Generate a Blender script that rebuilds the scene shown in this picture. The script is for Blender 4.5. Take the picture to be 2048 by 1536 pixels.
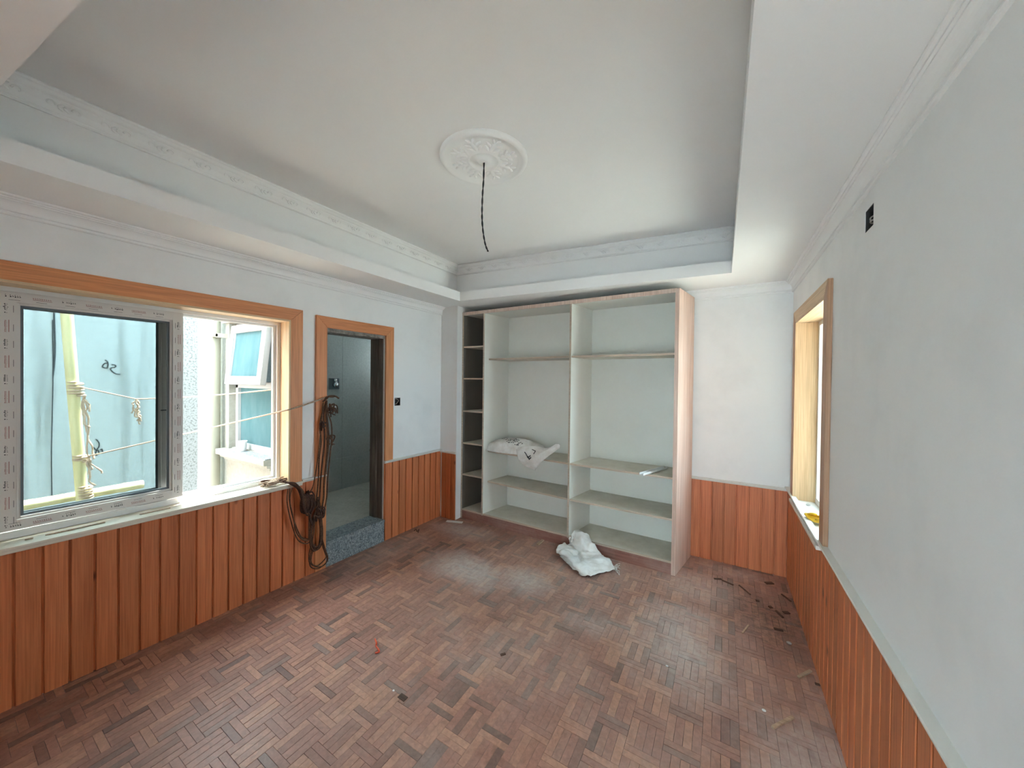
import bpy, bmesh, math, random
from mathutils import Vector, Matrix, noise
random.seed(7)
for o in list(bpy.data.objects): bpy.data.objects.remove(o)
SC = bpy.context.scene
COL = SC.collection

# ------------------------------------------------------------------ camera
FPX = 710.76
CAM = Vector((2.9347, -3.8087, 1.65))
YAW, PIT, ROL = -0.5387, -0.0093, 0.012
_f = Vector((math.sin(YAW)*math.cos(PIT), math.cos(YAW)*math.cos(PIT), math.sin(PIT)))
_r0 = Vector((math.cos(YAW), -math.sin(YAW), 0)); _u0 = _r0.cross(_f)
_r = math.cos(ROL)*_r0 + math.sin(ROL)*_u0
_u = -math.sin(ROL)*_r0 + math.cos(ROL)*_u0
cd = bpy.data.cameras.new('camera'); cam = bpy.data.objects.new('camera', cd); COL.objects.link(cam)
cd.sensor_width = 36; cd.lens = FPX/2048*36; cd.clip_start = .02; cd.clip_end = 200
m = Matrix((( _r.x, _u.x, -_f.x, CAM.x), (_r.y, _u.y, -_f.y, CAM.y), (_r.z, _u.z, -_f.z, CAM.z), (0, 0, 0, 1)))
cam.matrix_world = m
SC.camera = cam

# ------------------------------------------------------------------ light
wd = bpy.data.worlds.new('overcast_sky'); SC.world = wd; wd.use_nodes = True
bg = wd.node_tree.nodes['Background']
bg.inputs['Color'].default_value = (.70, .90, 1., 1); bg.inputs['Strength'].default_value = 5.0
SC.view_settings.view_transform = 'Standard'; SC.view_settings.look = 'None'
SC.view_settings.exposure = 2.92; SC.view_settings.gamma = 1; SC.view_settings.use_curve_mapping = False

sd = bpy.data.lights.new('hazy_sun', 'SUN'); sun = bpy.data.objects.new('hazy_sun', sd); COL.objects.link(sun)
sd.energy = 22.; sd.angle = math.radians(6); sd.color = (1., .97, .92)
sun.rotation_euler = Vector((.05, -.22, -1.)).to_track_quat('-Z', 'Y').to_euler()

# ------------------------------------------------------------------ room dimensions
LS = .0226                       # the left wall is a little out of square
ML = Matrix.Rotation(-LS, 4, 'Z')
W, H, ZC = 3.4262, 2.5207, 2.985
YF = -4.9                        # wall behind the camera
HWR, HWB, HWL = .775, .757, .808 # dado heights

def ray(px): return _f + _r*((px[0]-1024)/FPX) - _u*((px[1]-768)/FPX)
def on(px, axis, c):             # the point of a pixel's ray on a plane x|y|z = c
    d = ray(px); t = (c-CAM[axis])/d[axis]; return CAM + d*t
MLi = ML.inverted()
def onl(px, x=.02):              # the same on the left wall, in that wall's own coordinates
    d = MLi @ ray(px); o = MLi @ CAM; t = (x-o.x)/d.x; return o + d*t

# ------------------------------------------------------------------ materials
def mat(name, base, rough=.6, **k):
    M = bpy.data.materials.new(name); M.use_nodes = True
    N = M.node_tree; b = N.nodes['Principled BSDF']
    b.inputs['Base Color'].default_value = (*base, 1); b.inputs['Roughness'].default_value = rough
    for a, v in k.items(): b.inputs[a].default_value = v
    return M, N, b
def node(N, t, **k):
    n = N.nodes.new(t)
    for a, v in k.items():
        if a in n.inputs.keys(): n.inputs[a].default_value = v
        else: setattr(n, a, v)
    return n
def coords(N, scale=(1, 1, 1), kind='Object', rnd=False):
    tc = node(N, 'ShaderNodeTexCoord'); mp = node(N, 'ShaderNodeMapping'); mp.inputs['Scale'].default_value = scale
    if kind == 'World':
        g = node(N, 'ShaderNodeNewGeometry'); N.links.new(g.outputs['Position'], mp.inputs['Vector'])
    else: N.links.new(tc.outputs[kind], mp.inputs['Vector'])
    if rnd:
        oi = node(N, 'ShaderNodeObjectInfo'); v = node(N, 'ShaderNodeVectorMath', operation='SCALE'); v.inputs['Scale'].default_value = 37.
        cb = node(N, 'ShaderNodeCombineXYZ')
        for i in range(3): N.links.new(oi.outputs['Random'], cb.inputs[i])
        N.links.new(cb.outputs[0], v.inputs[0]); N.links.new(v.outputs[0], mp.inputs['Location'])
    return mp.outputs['Vector']
def ramp(N, fac, stops):
    r = node(N, 'ShaderNodeValToRGB'); e = r.color_ramp.elements
    while len(e) < len(stops): e.new(.5)
    for x, (p, c) in zip(e, stops): x.position = p; x.color = (*c, 1) if len(c) == 3 else c
    N.links.new(fac, r.inputs['Fac']); return r.outputs['Color']
def mix(N, fac, a, b, mode='MIX'):
    x = node(N, 'ShaderNodeMix', data_type='RGBA', blend_type=mode)
    for s, v in (('Factor', fac), ('A', a), ('B', b)):
        i = [q for q in x.inputs if q.name == s and (q.type == 'RGBA' or s == 'Factor' and q.type == 'VALUE')][0]
        if hasattr(v, 'type') and hasattr(v, 'links'): N.links.new(v, i)
        elif s == 'Factor': i.default_value = v
        else: i.default_value = (*v, 1)
    return [q for q in x.outputs if q.type == 'RGBA'][0]
def tex(N, vec, scale=5., detail=3., rough=.5, dist=0., t='ShaderNodeTexNoise'):
    n = node(N, t); N.links.new(vec, n.inputs['Vector']); n.inputs['Scale'].default_value = scale
    if t == 'ShaderNodeTexNoise':
        n.inputs['Detail'].default_value = detail; n.inputs['Roughness'].default_value = rough; n.inputs['Distortion'].default_value = dist
    return n
def math_(N, op, a, b=0., c=None):
    n = node(N, 'ShaderNodeMath', operation=op)
    for i, v in enumerate((a, b, c)):
        if v is None: continue
        if hasattr(v, 'links'): N.links.new(v, n.inputs[i])
        else: n.inputs[i].default_value = v
    return n.outputs[0]
def bump(N, b, h, s=.3, d=.01):
    x = node(N, 'ShaderNodeBump'); x.inputs['Strength'].default_value = s; x.inputs['Distance'].default_value = d
    N.links.new(h, x.inputs['Height']); N.links.new(x.outputs['Normal'], b.inputs['Normal'])
def base(N, b, c): N.links.new(c, b.inputs['Base Color'])

def plaster(name, c, smudge=.12, rough=.75):
    M, N, b = mat(name, c, rough)
    v = coords(N, kind='World')
    n = tex(N, v, 1.6, 5, .62); n2 = tex(N, v, 7., 3, .5)
    s = math_(N, 'MULTIPLY', ramp(N, n.outputs['Fac'], [(.50, (0, 0, 0)), (.72, (1, 1, 1))]), smudge)
    d = tuple(x*.62 for x in c)
    base(N, b, mix(N, s, c, d))
    f = tex(N, v, 60., 4, .6)
    bump(N, b, math_(N, 'ADD', math_(N, 'MULTIPLY', f.outputs['Fac'], .25), n2.outputs['Fac']), .12, .006)
    return M
M_WALL = plaster('off_white_wall_paint', (.85, .855, .85), .22)
M_CEIL = plaster('white_ceiling_paint', (.86, .86, .855), .06)
M_GYPS = plaster('white_gypsum', (.86, .86, .855), .05, .6)
M_SILL = plaster('dusty_cream_sill_paint', (.72, .66, .55), .5, .6)
M_CAP = plaster('white_painted_timber', (.74, .73, .68), .3, .55)

def wood(name, dark, mid, light, rough=.5, axis=2, knots=True, gs=1., dust=0., rnd=True):
    M, N, b = mat(name, mid, rough)
    sc = [14*gs, 14*gs, 14*gs]; sc[axis] = .9*gs
    v = coords(N, sc, 'World', rnd)
    n = tex(N, v, 1., 6, .6, 1.6)
    col = ramp(N, n.outputs['Fac'], [(.28, dark), (.48, mid), (.7, light)])
    fs = [160*gs]*3; fs[axis] = 3*gs
    n2 = tex(N, coords(N, fs, 'World', rnd), 1., 3, .5)
    col = mix(N, .45, col, ramp(N, n2.outputs['Fac'], [(.35, tuple(x*.62 for x in mid)), (.65, light)]))
    if knots:
        ks = [9*gs]*3; ks[axis] = 4.5*gs
        vo = node(N, 'ShaderNodeTexVoronoi'); vo.inputs['Scale'].default_value = .55
        N.links.new(coords(N, ks, 'World', rnd), vo.inputs['Vector'])
        k = ramp(N, vo.outputs['Distance'], [(.035, (1, 1, 1)), (.09, (0, 0, 0))])
        col = mix(N, k, col, tuple(x*.35 for x in dark))
    oi = node(N, 'ShaderNodeObjectInfo')
    tint = ramp(N, oi.outputs['Random'], [(0, (.80, .78, .76)), (.5, (1, 1, 1)), (1, (1.0, .90, .86))])
    col = mix(N, 1., col, tint, 'MULTIPLY')
    if dust:
        dn = tex(N, coords(N, kind='World'), 3.5, 5, .65)
        col = mix(N, math_(N, 'MULTIPLY', ramp(N, dn.outputs['Fac'], [(.45, (0, 0, 0)), (.75, (1, 1, 1))]), dust), col, (.62, .56, .50))
    base(N, b, col); bump(N, b, n2.outputs['Fac'], .15, .002)
    return M
M_PINE = wood('orange_stained_pine', (.46, .118, .042), (.62, .185, .070), (.72, .255, .105), .45)
M_PINEH = wood('orange_stained_pine_horizontal', (.54, .19, .065), (.68, .26, .10), (.76, .33, .135), .5, 1, False)
M_PINEV = wood('orange_stained_pine_casing', (.55, .20, .075), (.69, .28, .11), (.77, .35, .155), .5, 2, False)
M_LITV = wood('brightly_lit_pine', (.62, .40, .20), (.74, .52, .29), (.82, .62, .38), .55, 2, True)  # paler copy of the pine, painting the bright light on the reveals
M_LITH = wood('brightly_lit_pine_horizontal', (.62, .40, .22), (.74, .52, .31), (.80, .60, .40), .55, 1, False)  # same paler copy for horizontal boards, window light painted in
M_CASR = wood('brown_planed_casing', (.36, .18, .09), (.46, .25, .14), (.55, .33, .20), .5, 2, True)
M_DARKW = wood('dark_weathered_jamb', (.05, .04, .032), (.11, .085, .07), (.26, .22, .19), .8, 2, False)
M_PLYP = wood('pinkish_raw_plywood', (.55, .36, .27), (.68, .48, .38), (.80, .63, .54), .55, 2, False, .8, .35)
M_PLYE = wood('plywood_edge', (.46, .36, .27), (.58, .48, .37), (.68, .58, .47), .6, 0, False)
M_PLINTH = wood('red_brown_plinth', (.20, .085, .06), (.27, .12, .09), (.36, .19, .15), .55, 0, False, .8, .3)
M_STICK = wood('splintered_wood', (.35, .24, .15), (.50, .37, .25), (.62, .48, .34), .7, 0, False)
M_BARK = wood('dark_brown_sliver', (.05, .025, .015), (.09, .045, .03), (.14, .08, .05), .7, 0, False)

M_DKB = mat('dark_board', (.055, .048, .040), .8)[0]  # darker than the other wardrobe panels
M_GRB = mat('shaded_grey_brown_board', (.15, .14, .12), .7)[0]  # unpainted board, darkened further for light falloff in the deep bay
def lam():
    M, N, b = mat('pale_sage_laminate', (.78, .785, .725), .38)
    v = coords(N, kind='World'); n = tex(N, v, 3., 5, .6)
    base(N, b, mix(N, math_(N, 'MULTIPLY', ramp(N, n.outputs['Fac'], [(.4, (0, 0, 0)), (.75, (1, 1, 1))]), .35), (.78, .785, .725), (.69, .68, .61)))
    return M
M_LAM = lam()
def dusty_shelf():
    M, N, b = mat('dusty_cream_shelf', (.60, .57, .47), .6)
    n = tex(N, coords(N, kind='World'), 5., 6, .65)
    base(N, b, ramp(N, n.outputs['Fac'], [(.3, (.58, .55, .45)), (.7, (.74, .71, .62))])); return M
M_SHELF = dusty_shelf()

def sepx(N, v):
    x = node(N, 'ShaderNodeSeparateXYZ'); N.links.new(v, x.inputs[0]); return x.outputs['X']
def parquet():
    M, N, b = mat('worn_mosaic_parquet', (.25, .12, .08), .5)
    at = node(N, 'ShaderNodeAttribute'); at.attribute_name = 'rnd'
    oi = node(N, 'ShaderNodeObjectInfo')
    r = math_(N, 'FRACT', math_(N, 'ADD', at.outputs['Fac'], oi.outputs['Random']))
    tone = ramp(N, r, [(0, (.15, .080, .060)), (.10, (.26, .118, .082)), (.32, (.33, .155, .108)), (.52, (.29, .132, .094)), (.7, (.42, .215, .135)), (.90, (.35, .165, .110)), (1, (.19, .120, .098))])
    v = coords(N, kind='World')
    cb = node(N, 'ShaderNodeCombineXYZ'); N.links.new(math_(N, 'MULTIPLY', r, 50.), cb.inputs[2])
    va = node(N, 'ShaderNodeVectorMath', operation='ADD'); N.links.new(v, va.inputs[0]); N.links.new(cb.outputs[0], va.inputs[1])
    g = tex(N, va.outputs[0], 38., 6, .65, .6)
    tone = mix(N, .55, tone, mix(N, 1., tone, ramp(N, g.outputs['Fac'], [(.3, (.55, .5, .5)), (.7, (1.5, 1.5, 1.5))]), 'MULTIPLY'))
    # trodden-in dust drifts and spills; parts also paint sheen and shade on the floor
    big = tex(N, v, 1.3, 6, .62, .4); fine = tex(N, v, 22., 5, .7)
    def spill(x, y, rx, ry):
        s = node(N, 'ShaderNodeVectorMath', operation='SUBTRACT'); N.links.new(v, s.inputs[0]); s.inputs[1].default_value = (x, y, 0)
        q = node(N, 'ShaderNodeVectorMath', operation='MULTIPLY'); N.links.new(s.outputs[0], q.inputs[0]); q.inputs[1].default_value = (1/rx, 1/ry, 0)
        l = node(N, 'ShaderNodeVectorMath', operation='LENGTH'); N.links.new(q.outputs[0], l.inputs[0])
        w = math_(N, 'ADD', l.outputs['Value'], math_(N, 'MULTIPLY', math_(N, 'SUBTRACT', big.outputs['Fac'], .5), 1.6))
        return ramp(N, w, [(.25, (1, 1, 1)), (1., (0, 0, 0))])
    d = math_(N, 'MULTIPLY', ramp(N, big.outputs['Fac'], [(.34, (0, 0, 0)), (.72, (1, 1, 1))]), math_(N, 'MULTIPLY', math_(N, 'SMOOTH_MIN', math_(N, 'MAXIMUM', math_(N, 'SUBTRACT', sepx(N, v), .3), .12), 1.2, .4), .30))  # dust thins to the left, partly painting the shade on that side
    for (x, y, rx, ry, k) in ((1.05, -1.35, .55, .32, .85), (1.55, -1.25, .38, .28, .75), (2.15, -1.45, .35, .22, .45), (2.72, -1.35, .45, .55, .75), (.45, -.75, .5, .25, .55), (2.75, -.55, .55, .4, .5), (3.0, -.15, .5, .22, .5), (3.35, -2.2, .38, 1.2, .85), (.2, -1.5, .3, .6, .35)):  # the spill right of centre adds painted window sheen to the dust
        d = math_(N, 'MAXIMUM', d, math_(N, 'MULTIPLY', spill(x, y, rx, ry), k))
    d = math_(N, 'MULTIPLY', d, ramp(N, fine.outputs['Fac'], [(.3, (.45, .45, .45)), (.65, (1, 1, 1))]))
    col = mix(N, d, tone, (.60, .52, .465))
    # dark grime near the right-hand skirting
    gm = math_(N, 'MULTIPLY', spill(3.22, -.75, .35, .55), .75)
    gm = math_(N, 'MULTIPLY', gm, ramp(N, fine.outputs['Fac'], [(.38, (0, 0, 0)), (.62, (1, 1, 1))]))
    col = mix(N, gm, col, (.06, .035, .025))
    base(N, b, col)
    rr = math_(N, 'ADD', .46, math_(N, 'MULTIPLY', d, .10)); N.links.new(rr, b.inputs['Roughness'])
    bump(N, b, math_(N, 'ADD', g.outputs['Fac'], fine.outputs['Fac']), .25, .002)
    return M
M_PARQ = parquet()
M_SUB = mat('dark_subfloor', (.035, .022, .017), .9)[0]

def granite():
    M, N, b = mat('speckled_blue_grey_granite', (.2, .24, .26), .35)
    v = coords(N, kind='World')
    a = tex(N, v, 75., 4, .7); c = tex(N, v, 30., 3, .6)
    col = ramp(N, a.outputs['Fac'], [(.36, (.02, .025, .03)), (.47, (.17, .21, .23)), (.58, (.30, .34, .35)), (.68, (.6, .62, .6))])
    col = mix(N, .25, col, ramp(N, c.outputs['Fac'], [(.4, (.08, .10, .12)), (.6, (.4, .44, .45))]))
    base(N, b, col); return M
M_GRAN = granite()
def cement(name, a, c, s=3.):
    M, N, b = mat(name, a, .85); v = coords(N, kind='World')
    n = tex(N, v, s, 6, .62, .3); f = tex(N, v, 40., 4, .6)
    base(N, b, mix(N, .25, ramp(N, n.outputs['Fac'], [(.3, a), (.7, c)]), ramp(N, f.outputs['Fac'], [(.35, tuple(x*.7 for x in a)), (.6, c)])))
    bump(N, b, f.outputs['Fac'], .3, .004); return M
M_CEM = cement('dusty_cement_screed', (.40, .37, .31), (.56, .53, .46), 4.)
M_ROUGH = cement('rough_masonry', (.10, .095, .085), (.42, .39, .35), 14.)
M_TILE = cement('grey_green_wall_tile', (.34, .365, .345), (.43, .455, .435), 2.2)
M_TILE.node_tree.nodes['Principled BSDF'].inputs['Roughness'].default_value = .35
M_GROUT = mat('pale_grout', (.42, .45, .43), .8)[0]
def neigh():
    M, N, b = mat('streaked_pale_blue_render', (.55, .66, .68), .85)
    v = coords(N, kind='World')
    st = tex(N, coords(N, (1, 6., .28), 'World'), 1.6, 6, .6, .3)
    n = tex(N, v, 2.2, 5, .6); f = tex(N, v, 45., 5, .7)
    col = mix(N, math_(N, 'MULTIPLY', ramp(N, st.outputs['Fac'], [(.52, (0, 0, 0)), (.72, (1, 1, 1))]), .75), mix(N, n.outputs['Fac'], (.36, .41, .42), (.43, .47, .475)), (.19, .205, .20))
    # rough render further along the wall, darkened to offset strong outdoor light
    sx = node(N, 'ShaderNodeSeparateXYZ'); N.links.new(v, sx.inputs[0])
    rg = ramp(N, f.outputs['Fac'], [(.40, (.035, .035, .033)), (.50, (.082, .083, .080))])
    k = math_(N, 'GREATER_THAN', sx.outputs['Y'], -2.12)
    base(N, b, mix(N, k, col, rg)); return M
M_NEIGH = neigh()
M_BRICKW = cement('low_bounce_brick', (.13, .07, .05), (.20, .11, .08), 6.)  # dark brick so the added walls bounce little light
M_SOIL = cement('dark_soil', (.10, .085, .065), (.16, .135, .105), 2.)  # kept dark to reduce light bounced up the light well
M_EXT = cement('cream_exterior_paint', (.25, .243, .205), (.30, .292, .255), 2.)
M_UPVC = mat('white_upvc', (.78, .78, .76), .4)[0]
M_UPVCX = mat('dimmed_white_upvc', (.40, .40, .39), .5)[0]  # white upvc darkened to hold down the strong light outdoors
M_FILM = mat('shaded_protective_film', (.66, .635, .605), .45)[0]  # film colour with some of the sash's shading painted in
M_GASK = mat('dark_grey_gasket', (.12, .15, .165), .6)[0]
M_BLACK = mat('black_print', (.02, .022, .025), .6)[0]
M_RED = mat('dull_red_print', (.28, .09, .08), .6)[0]
M_GREYP = mat('pencil_grey', (.05, .06, .065), .8)[0]
M_METAL = mat('chrome', (.75, .76, .76), .2, Metallic=1.)[0]
M_WIRE = mat('black_cable', (.018, .022, .026), .45)[0]
M_WIREG = mat('grey_wire', (.5, .48, .44), .5)[0]
M_BOXM = mat('dark_conduit_box', (.03, .03, .03), .7)[0]
M_PIPE = mat('cream_drain_pipe', (.33, .32, .255), .5)[0]
M_CUP = mat('white_cup', (.85, .85, .85), .4)[0]
M_YEL = mat('yellow_plastic', (.75, .46, .03), .45)[0]
M_ORNG = mat('red_orange_plastic', (.70, .09, .03), .4)[0]
M_PEB = cement('grey_pebble', (.30, .28, .26), (.55, .52, .48), 60.)
def ropem(name, a, c):
    M, N, b = mat(name, a, .9); n = tex(N, coords(N, kind='World'), 90., 3, .6)
    base(N, b, ramp(N, n.outputs['Fac'], [(.35, a), (.65, c)])); bump(N, b, n.outputs['Fac'], .6, .004); return M
M_ROPE = ropem('brown_jute_rope', (.055, .024, .012), (.15, .075, .04))
M_ROPEL = ropem('pale_jute_rope', (.36, .25, .17), (.58, .45, .33))
M_ROPED = ropem('dark_jute_rope', (.035, .015, .010), (.09, .042, .026))
def bamboo():
    M, N, b = mat('pale_yellow_bamboo', (.66, .60, .33), .5); n = tex(N, coords(N, (12, 12, 2), 'World'), 1., 4, .6)
    base(N, b, ramp(N, n.outputs['Fac'], [(.3, (.55, .48, .24)), (.6, (.72, .66, .38))])); return M
M_BAM = bamboo()
def glassm(name, tint, refl=.10):
    M = bpy.data.materials.new(name); M.use_nodes = True; N = M.node_tree; N.nodes.clear()
    o = node(N, 'ShaderNodeOutputMaterial'); t = node(N, 'ShaderNodeBsdfTransparent'); g = node(N, 'ShaderNodeBsdfGlossy')
    t.inputs['Color'].default_value = (*tint, 1); g.inputs['Roughness'].default_value = .03
    lw = node(N, 'ShaderNodeLayerWeight'); lw.inputs['Blend'].default_value = .25
    x = node(N, 'ShaderNodeMixShader'); N.links.new(math_(N, 'MULTIPLY', lw.outputs['Fresnel'], refl*4), x.inputs[0])
    N.links.new(t.outputs[0], x.inputs[1]); N.links.new(g.outputs[0], x.inputs[2]); N.links.new(x.outputs[0], o.inputs[0]); return M
M_GLASS2 = glassm('light_cutting_glass', (.56, .59, .60), .08)  # tint added to cut daylight through the narrow window
M_GLASS = glassm('blue_tinted_glass', (.63, .655, .655), .02)
def frost(name, c0, c1):
    M = bpy.data.materials.new(name); M.use_nodes = True; N = M.node_tree; N.nodes.clear()
    o = node(N, 'ShaderNodeOutputMaterial'); t = node(N, 'ShaderNodeBsdfTranslucent'); d = node(N, 'ShaderNodeBsdfDiffuse'); x = node(N, 'ShaderNodeMixShader')
    n = tex(N, coords(N, (3, 3, 1.), 'World'), 3., 4, .6)
    c = ramp(N, n.outputs['Fac'], [(.3, c0), (.7, c1)])
    N.links.new(c, t.inputs['Color']); N.links.new(c, d.inputs['Color']); x.inputs[0].default_value = .35
    N.links.new(t.outputs[0], x.inputs[1]); N.links.new(d.outputs[0], x.inputs[2]); N.links.new(x.outputs[0], o.inputs[0]); return M
M_FROST = frost('frosted_cyan_glass', (.19, .36, .385), (.26, .43, .455)); M_FROSTW = frost('frosted_white_glass', (.70, .70, .69), (.78, .78, .77))
def sackm(name, printed):
    M, N, b = mat(name, (.76, .75, .70), .55)
    v = coords(N, kind='World'); n = tex(N, v, 9., 4, .6)
    col = ramp(N, n.outputs['Fac'], [(.3, (.62, .58, .52)), (.6, (.80, .79, .76))])
    wv = tex(N, coords(N, (600, 600, 600), 'World'), 1., 1, .5)
    base(N, b, col); bump(N, b, wv.outputs['Fac'], .2, .001); return M
M_SACK = sackm('woven_white_sack', True)

# ------------------------------------------------------------------ mesh building
class MB:
    def __init__(s, M=None): s.v = []; s.f = []; s.M = M
    def add(s, vs, fs):
        o = len(s.v); s.v += [Vector(q) for q in vs]; s.f += [tuple(i+o for i in f) for f in fs]; return s
    def box(s, a, b):
        x0, y0, z0 = (min(p, q) for p, q in zip(a, b)); x1, y1, z1 = (max(p, q) for p, q in zip(a, b))
        return s.add([(x0, y0, z0), (x1, y0, z0), (x1, y1, z0), (x0, y1, z0), (x0, y0, z1), (x1, y0, z1), (x1, y1, z1), (x0, y1, z1)],
                     [(0, 3, 2, 1), (4, 5, 6, 7), (0, 1, 5, 4), (1, 2, 6, 5), (2, 3, 7, 6), (3, 0, 4, 7)])
    def bar(s, a, b, w, h, up=(0, 0, 1)):
        a, b = Vector(a), Vector(b); d = (b-a).normalized(); x = d.cross(Vector(up)); x = x.normalized() if x.length > 1e-5 else Vector((1, 0, 0)); y = x.cross(d)
        q = [x*(-w/2)+y*(-h/2), x*(w/2)+y*(-h/2), x*(w/2)+y*(h/2), x*(-w/2)+y*(h/2)]
        return s.add([a+k for k in q]+[b+k for k in q], [(3, 2, 1, 0), (4, 5, 6, 7), (0, 1, 5, 4), (1, 2, 6, 5), (2, 3, 7, 6), (3, 0, 4, 7)])
    def prism(s, poly, a, b):      # poly: list of 3-D offsets, swept from a to b
        a, b = Vector(a), Vector(b); n = len(poly); P = [Vector(p) for p in poly]
        return s.add([a+p for p in P]+[b+p for p in P], [tuple(range(n))[::-1], tuple(range(n, 2*n))]+[(i, (i+1) % n, n+(i+1) % n, n+i) for i in range(n)])
    def tube(s, path, r, n=8, caps=True):
        P = [Vector(p) for p in path]; R = r if isinstance(r, (list, tuple)) else [r]*len(P); o = len(s.v)
        up = Vector((0, 0, 1)); last = None
        for i, p in enumerate(P):
            t = (P[min(i+1, len(P)-1)]-P[max(i-1, 0)]).normalized()
            if last is None: x = t.cross(up) if abs(t.z) < .95 else t.cross(Vector((1, 0, 0)))
            else: x = last-t*last.dot(t)
            if x.length < 1e-6: x = t.orthogonal()
            x.normalize(); last = x; y = t.cross(x)
            for k in range(n):
                a = 2*math.pi*k/n; s.v.append(p+(x*math.cos(a)+y*math.sin(a))*R[i])
        for i in range(len(P)-1):
            for k in range(n):
                a, b = o+i*n+k, o+i*n+(k+1) % n; s.f.append((a, b, b+n, a+n))
        if caps: s.f.append(tuple(o+k for k in range(n))[::-1]); s.f.append(tuple(o+(len(P)-1)*n+k for k in range(n)))
        return s
    def lathe(s, c, prof, n=48):   # prof: (radius, z)
        o = len(s.v); c = Vector(c)
        for r, z in prof:
            for k in range(n):
                a = 2*math.pi*k/n; s.v.append(c+Vector((r*math.cos(a), r*math.sin(a), z)))
        for i in range(len(prof)-1):
            for k in range(n):
                a, b = o+i*n+k, o+i*n+(k+1) % n; s.f.append((a, b, b+n, a+n))
        return s
    def blob(s, c, r, n=8, mth=5, rot=None):
        o = len(s.v); c = Vector(c)
        for i in range(mth+1):
            ph = math.pi*i/mth
            for k in range(n):
                a = 2*math.pi*k/n; q = Vector((r[0]*math.sin(ph)*math.cos(a), r[1]*math.sin(ph)*math.sin(a), r[2]*math.cos(ph)))
                s.v.append(c+(rot @ q if rot else q))
        for i in range(mth):
            for k in range(n):
                a, b = o+i*n+k, o+i*n+(k+1) % n; s.f.append((a, a+n, b+n, b))
        return s
    def grid(s, rows):
        o = len(s.v); m_ = len(rows[0])
        for r in rows: s.v += [Vector(q) for q in r]
        for i in range(len(rows)-1):
            for j in range(m_-1): a = o+i*m_+j; s.f.append((a, a+1, a+m_+1, a+m_))
        return s
    def mesh(s, name, smooth=False):
        me = bpy.data.meshes.new(name)
        vs = [(s.M @ q) if s.M else q for q in s.v]
        me.from_pydata([tuple(q) for q in vs], [], s.f); me.validate()
        bm = bmesh.new(); bm.from_mesh(me); bmesh.ops.remove_doubles(bm, verts=bm.verts, dist=1e-6); bmesh.ops.recalc_face_normals(bm, faces=bm.faces); bm.to_mesh(me); bm.free()
        if smooth: me.polygons.foreach_set('use_smooth', [True]*len(me.polygons))
        return me
def setp(o, label=None, category=None, group=None, kind=None):
    for k, v in (('label', label), ('category', category), ('group', group), ('kind', kind)):
        if v: o[k] = v
    return o
def link(name, data, parent=None):
    o = bpy.data.objects.new(name, data); COL.objects.link(o)
    if parent is not None:
        o.parent = parent; o.matrix_parent_inverse = PW[parent.name].inverted()
    PW[o.name] = Matrix.Identity(4)
    return o
PW = {}
def obj(name, mb, m, parent=None, smooth=False, **k):
    me = mb.mesh(name, smooth); me.materials.append(m)
    return setp(link(name, me, parent), **k)
def empty(name, loc, **k):
    o = bpy.data.objects.new(name, None); COL.objects.link(o); o.location = loc; o.empty_display_size = .1
    PW[o.name] = Matrix.Translation(loc); return setp(o, **k)
def bevel(o, w=.002, n=2):
    b = o.modifiers.new('bevel', 'BEVEL'); b.width = w; b.segments = n; b.limit_method = 'ANGLE'; return o
def crspline(P, k=6):
    P = [Vector(p) for p in P]; Q = [P[0]]+P+[P[-1]]; out = []
    for i in range(1, len(Q)-2):
        a, b, c, d = Q[i-1:i+3]
        for j in range(k):
            t = j/k; out.append(.5*((2*b)+(c-a)*t+(2*a-5*b+4*c-d)*t*t+(3*b-a-3*c+d)*t**3))
    return out+[P[-1]]
def holed(mb, u0, u1, w0, w1, holes, mk):
    # a slab u x w with rectangular holes, in cells; mk(ua,ub,wa,wb)
    us = sorted({u0, u1, *[h[0] for h in holes], *[h[1] for h in holes]}); ws = sorted({w0, w1, *[h[2] for h in holes], *[h[3] for h in holes]})
    us = [u for u in us if u0 <= u <= u1]; ws = [w for w in ws if w0 <= w <= w1]
    for a, b in zip(us, us[1:]):
        for c, d in zip(ws, ws[1:]):
            if any(h[0] <= (a+b)/2 <= h[1] and h[2] <= (c+d)/2 <= h[3] for h in holes): continue
            mk(a, b, c, d)

# ================================================================== THE SHELL
# openings on the left wall (its own coordinates: y along, z up)
WIN = (-3.69, -2.285, .795, 2.11); DOOR = (-1.985, -1.372, 0., 2.09); SWB = (-1.244, -1.170, 1.372, 1.455)
mb = MB(ML); holed(mb, YF-.2, .3, -.1, 3.3, [WIN, DOOR, SWB], lambda a, b, c, d: mb.box((-.20, a, c), (0, b, d)))
wall_left = obj('wall_left', mb, M_WALL, kind='structure', label='off-white plaster wall with the sliding window and doorway')
# the house goes on above, so the light well outside is deep
RW = (-1.215, -.29, .745, 2.135); HOLE = (-1.885, -1.79, 2.278, 2.366)
mb = MB(); holed(mb, YF-.2, .2, -.1, 3.3, [RW, HOLE], lambda a, b, c, d: mb.box((W, a, c), (W+.17, b, d)))
wall_right = obj('wall_right', mb, M_WALL, kind='structure', label='off-white plaster wall with the narrow window')
mb = MB().box((-.12, 0, -.1), (W+.17, .18, 3.3))
wall_back = obj('wall_back', mb, M_WALL, kind='structure', label='off-white plaster wall behind the wardrobe')
FD = (2.76, 3.20, 0., 2.08)          # unseen doorway added behind the viewer for fill light
mb = MB(); holed(mb, -.35, W+.17, -.1, 3.3, [FD], lambda a, b, c, d: mb.box((a, YF-.18, c), (b, YF, d)))
wall_front = obj('wall_front', mb, M_WALL, kind='structure', label='plaster wall behind the viewer')
mb = MB().box((-.02, -.557, 0), (.237, .01, 2.6))
wall_corner = obj('wall_corner', mb, M_WALL, kind='structure', label='plastered corner pier beside the wardrobe')
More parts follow.
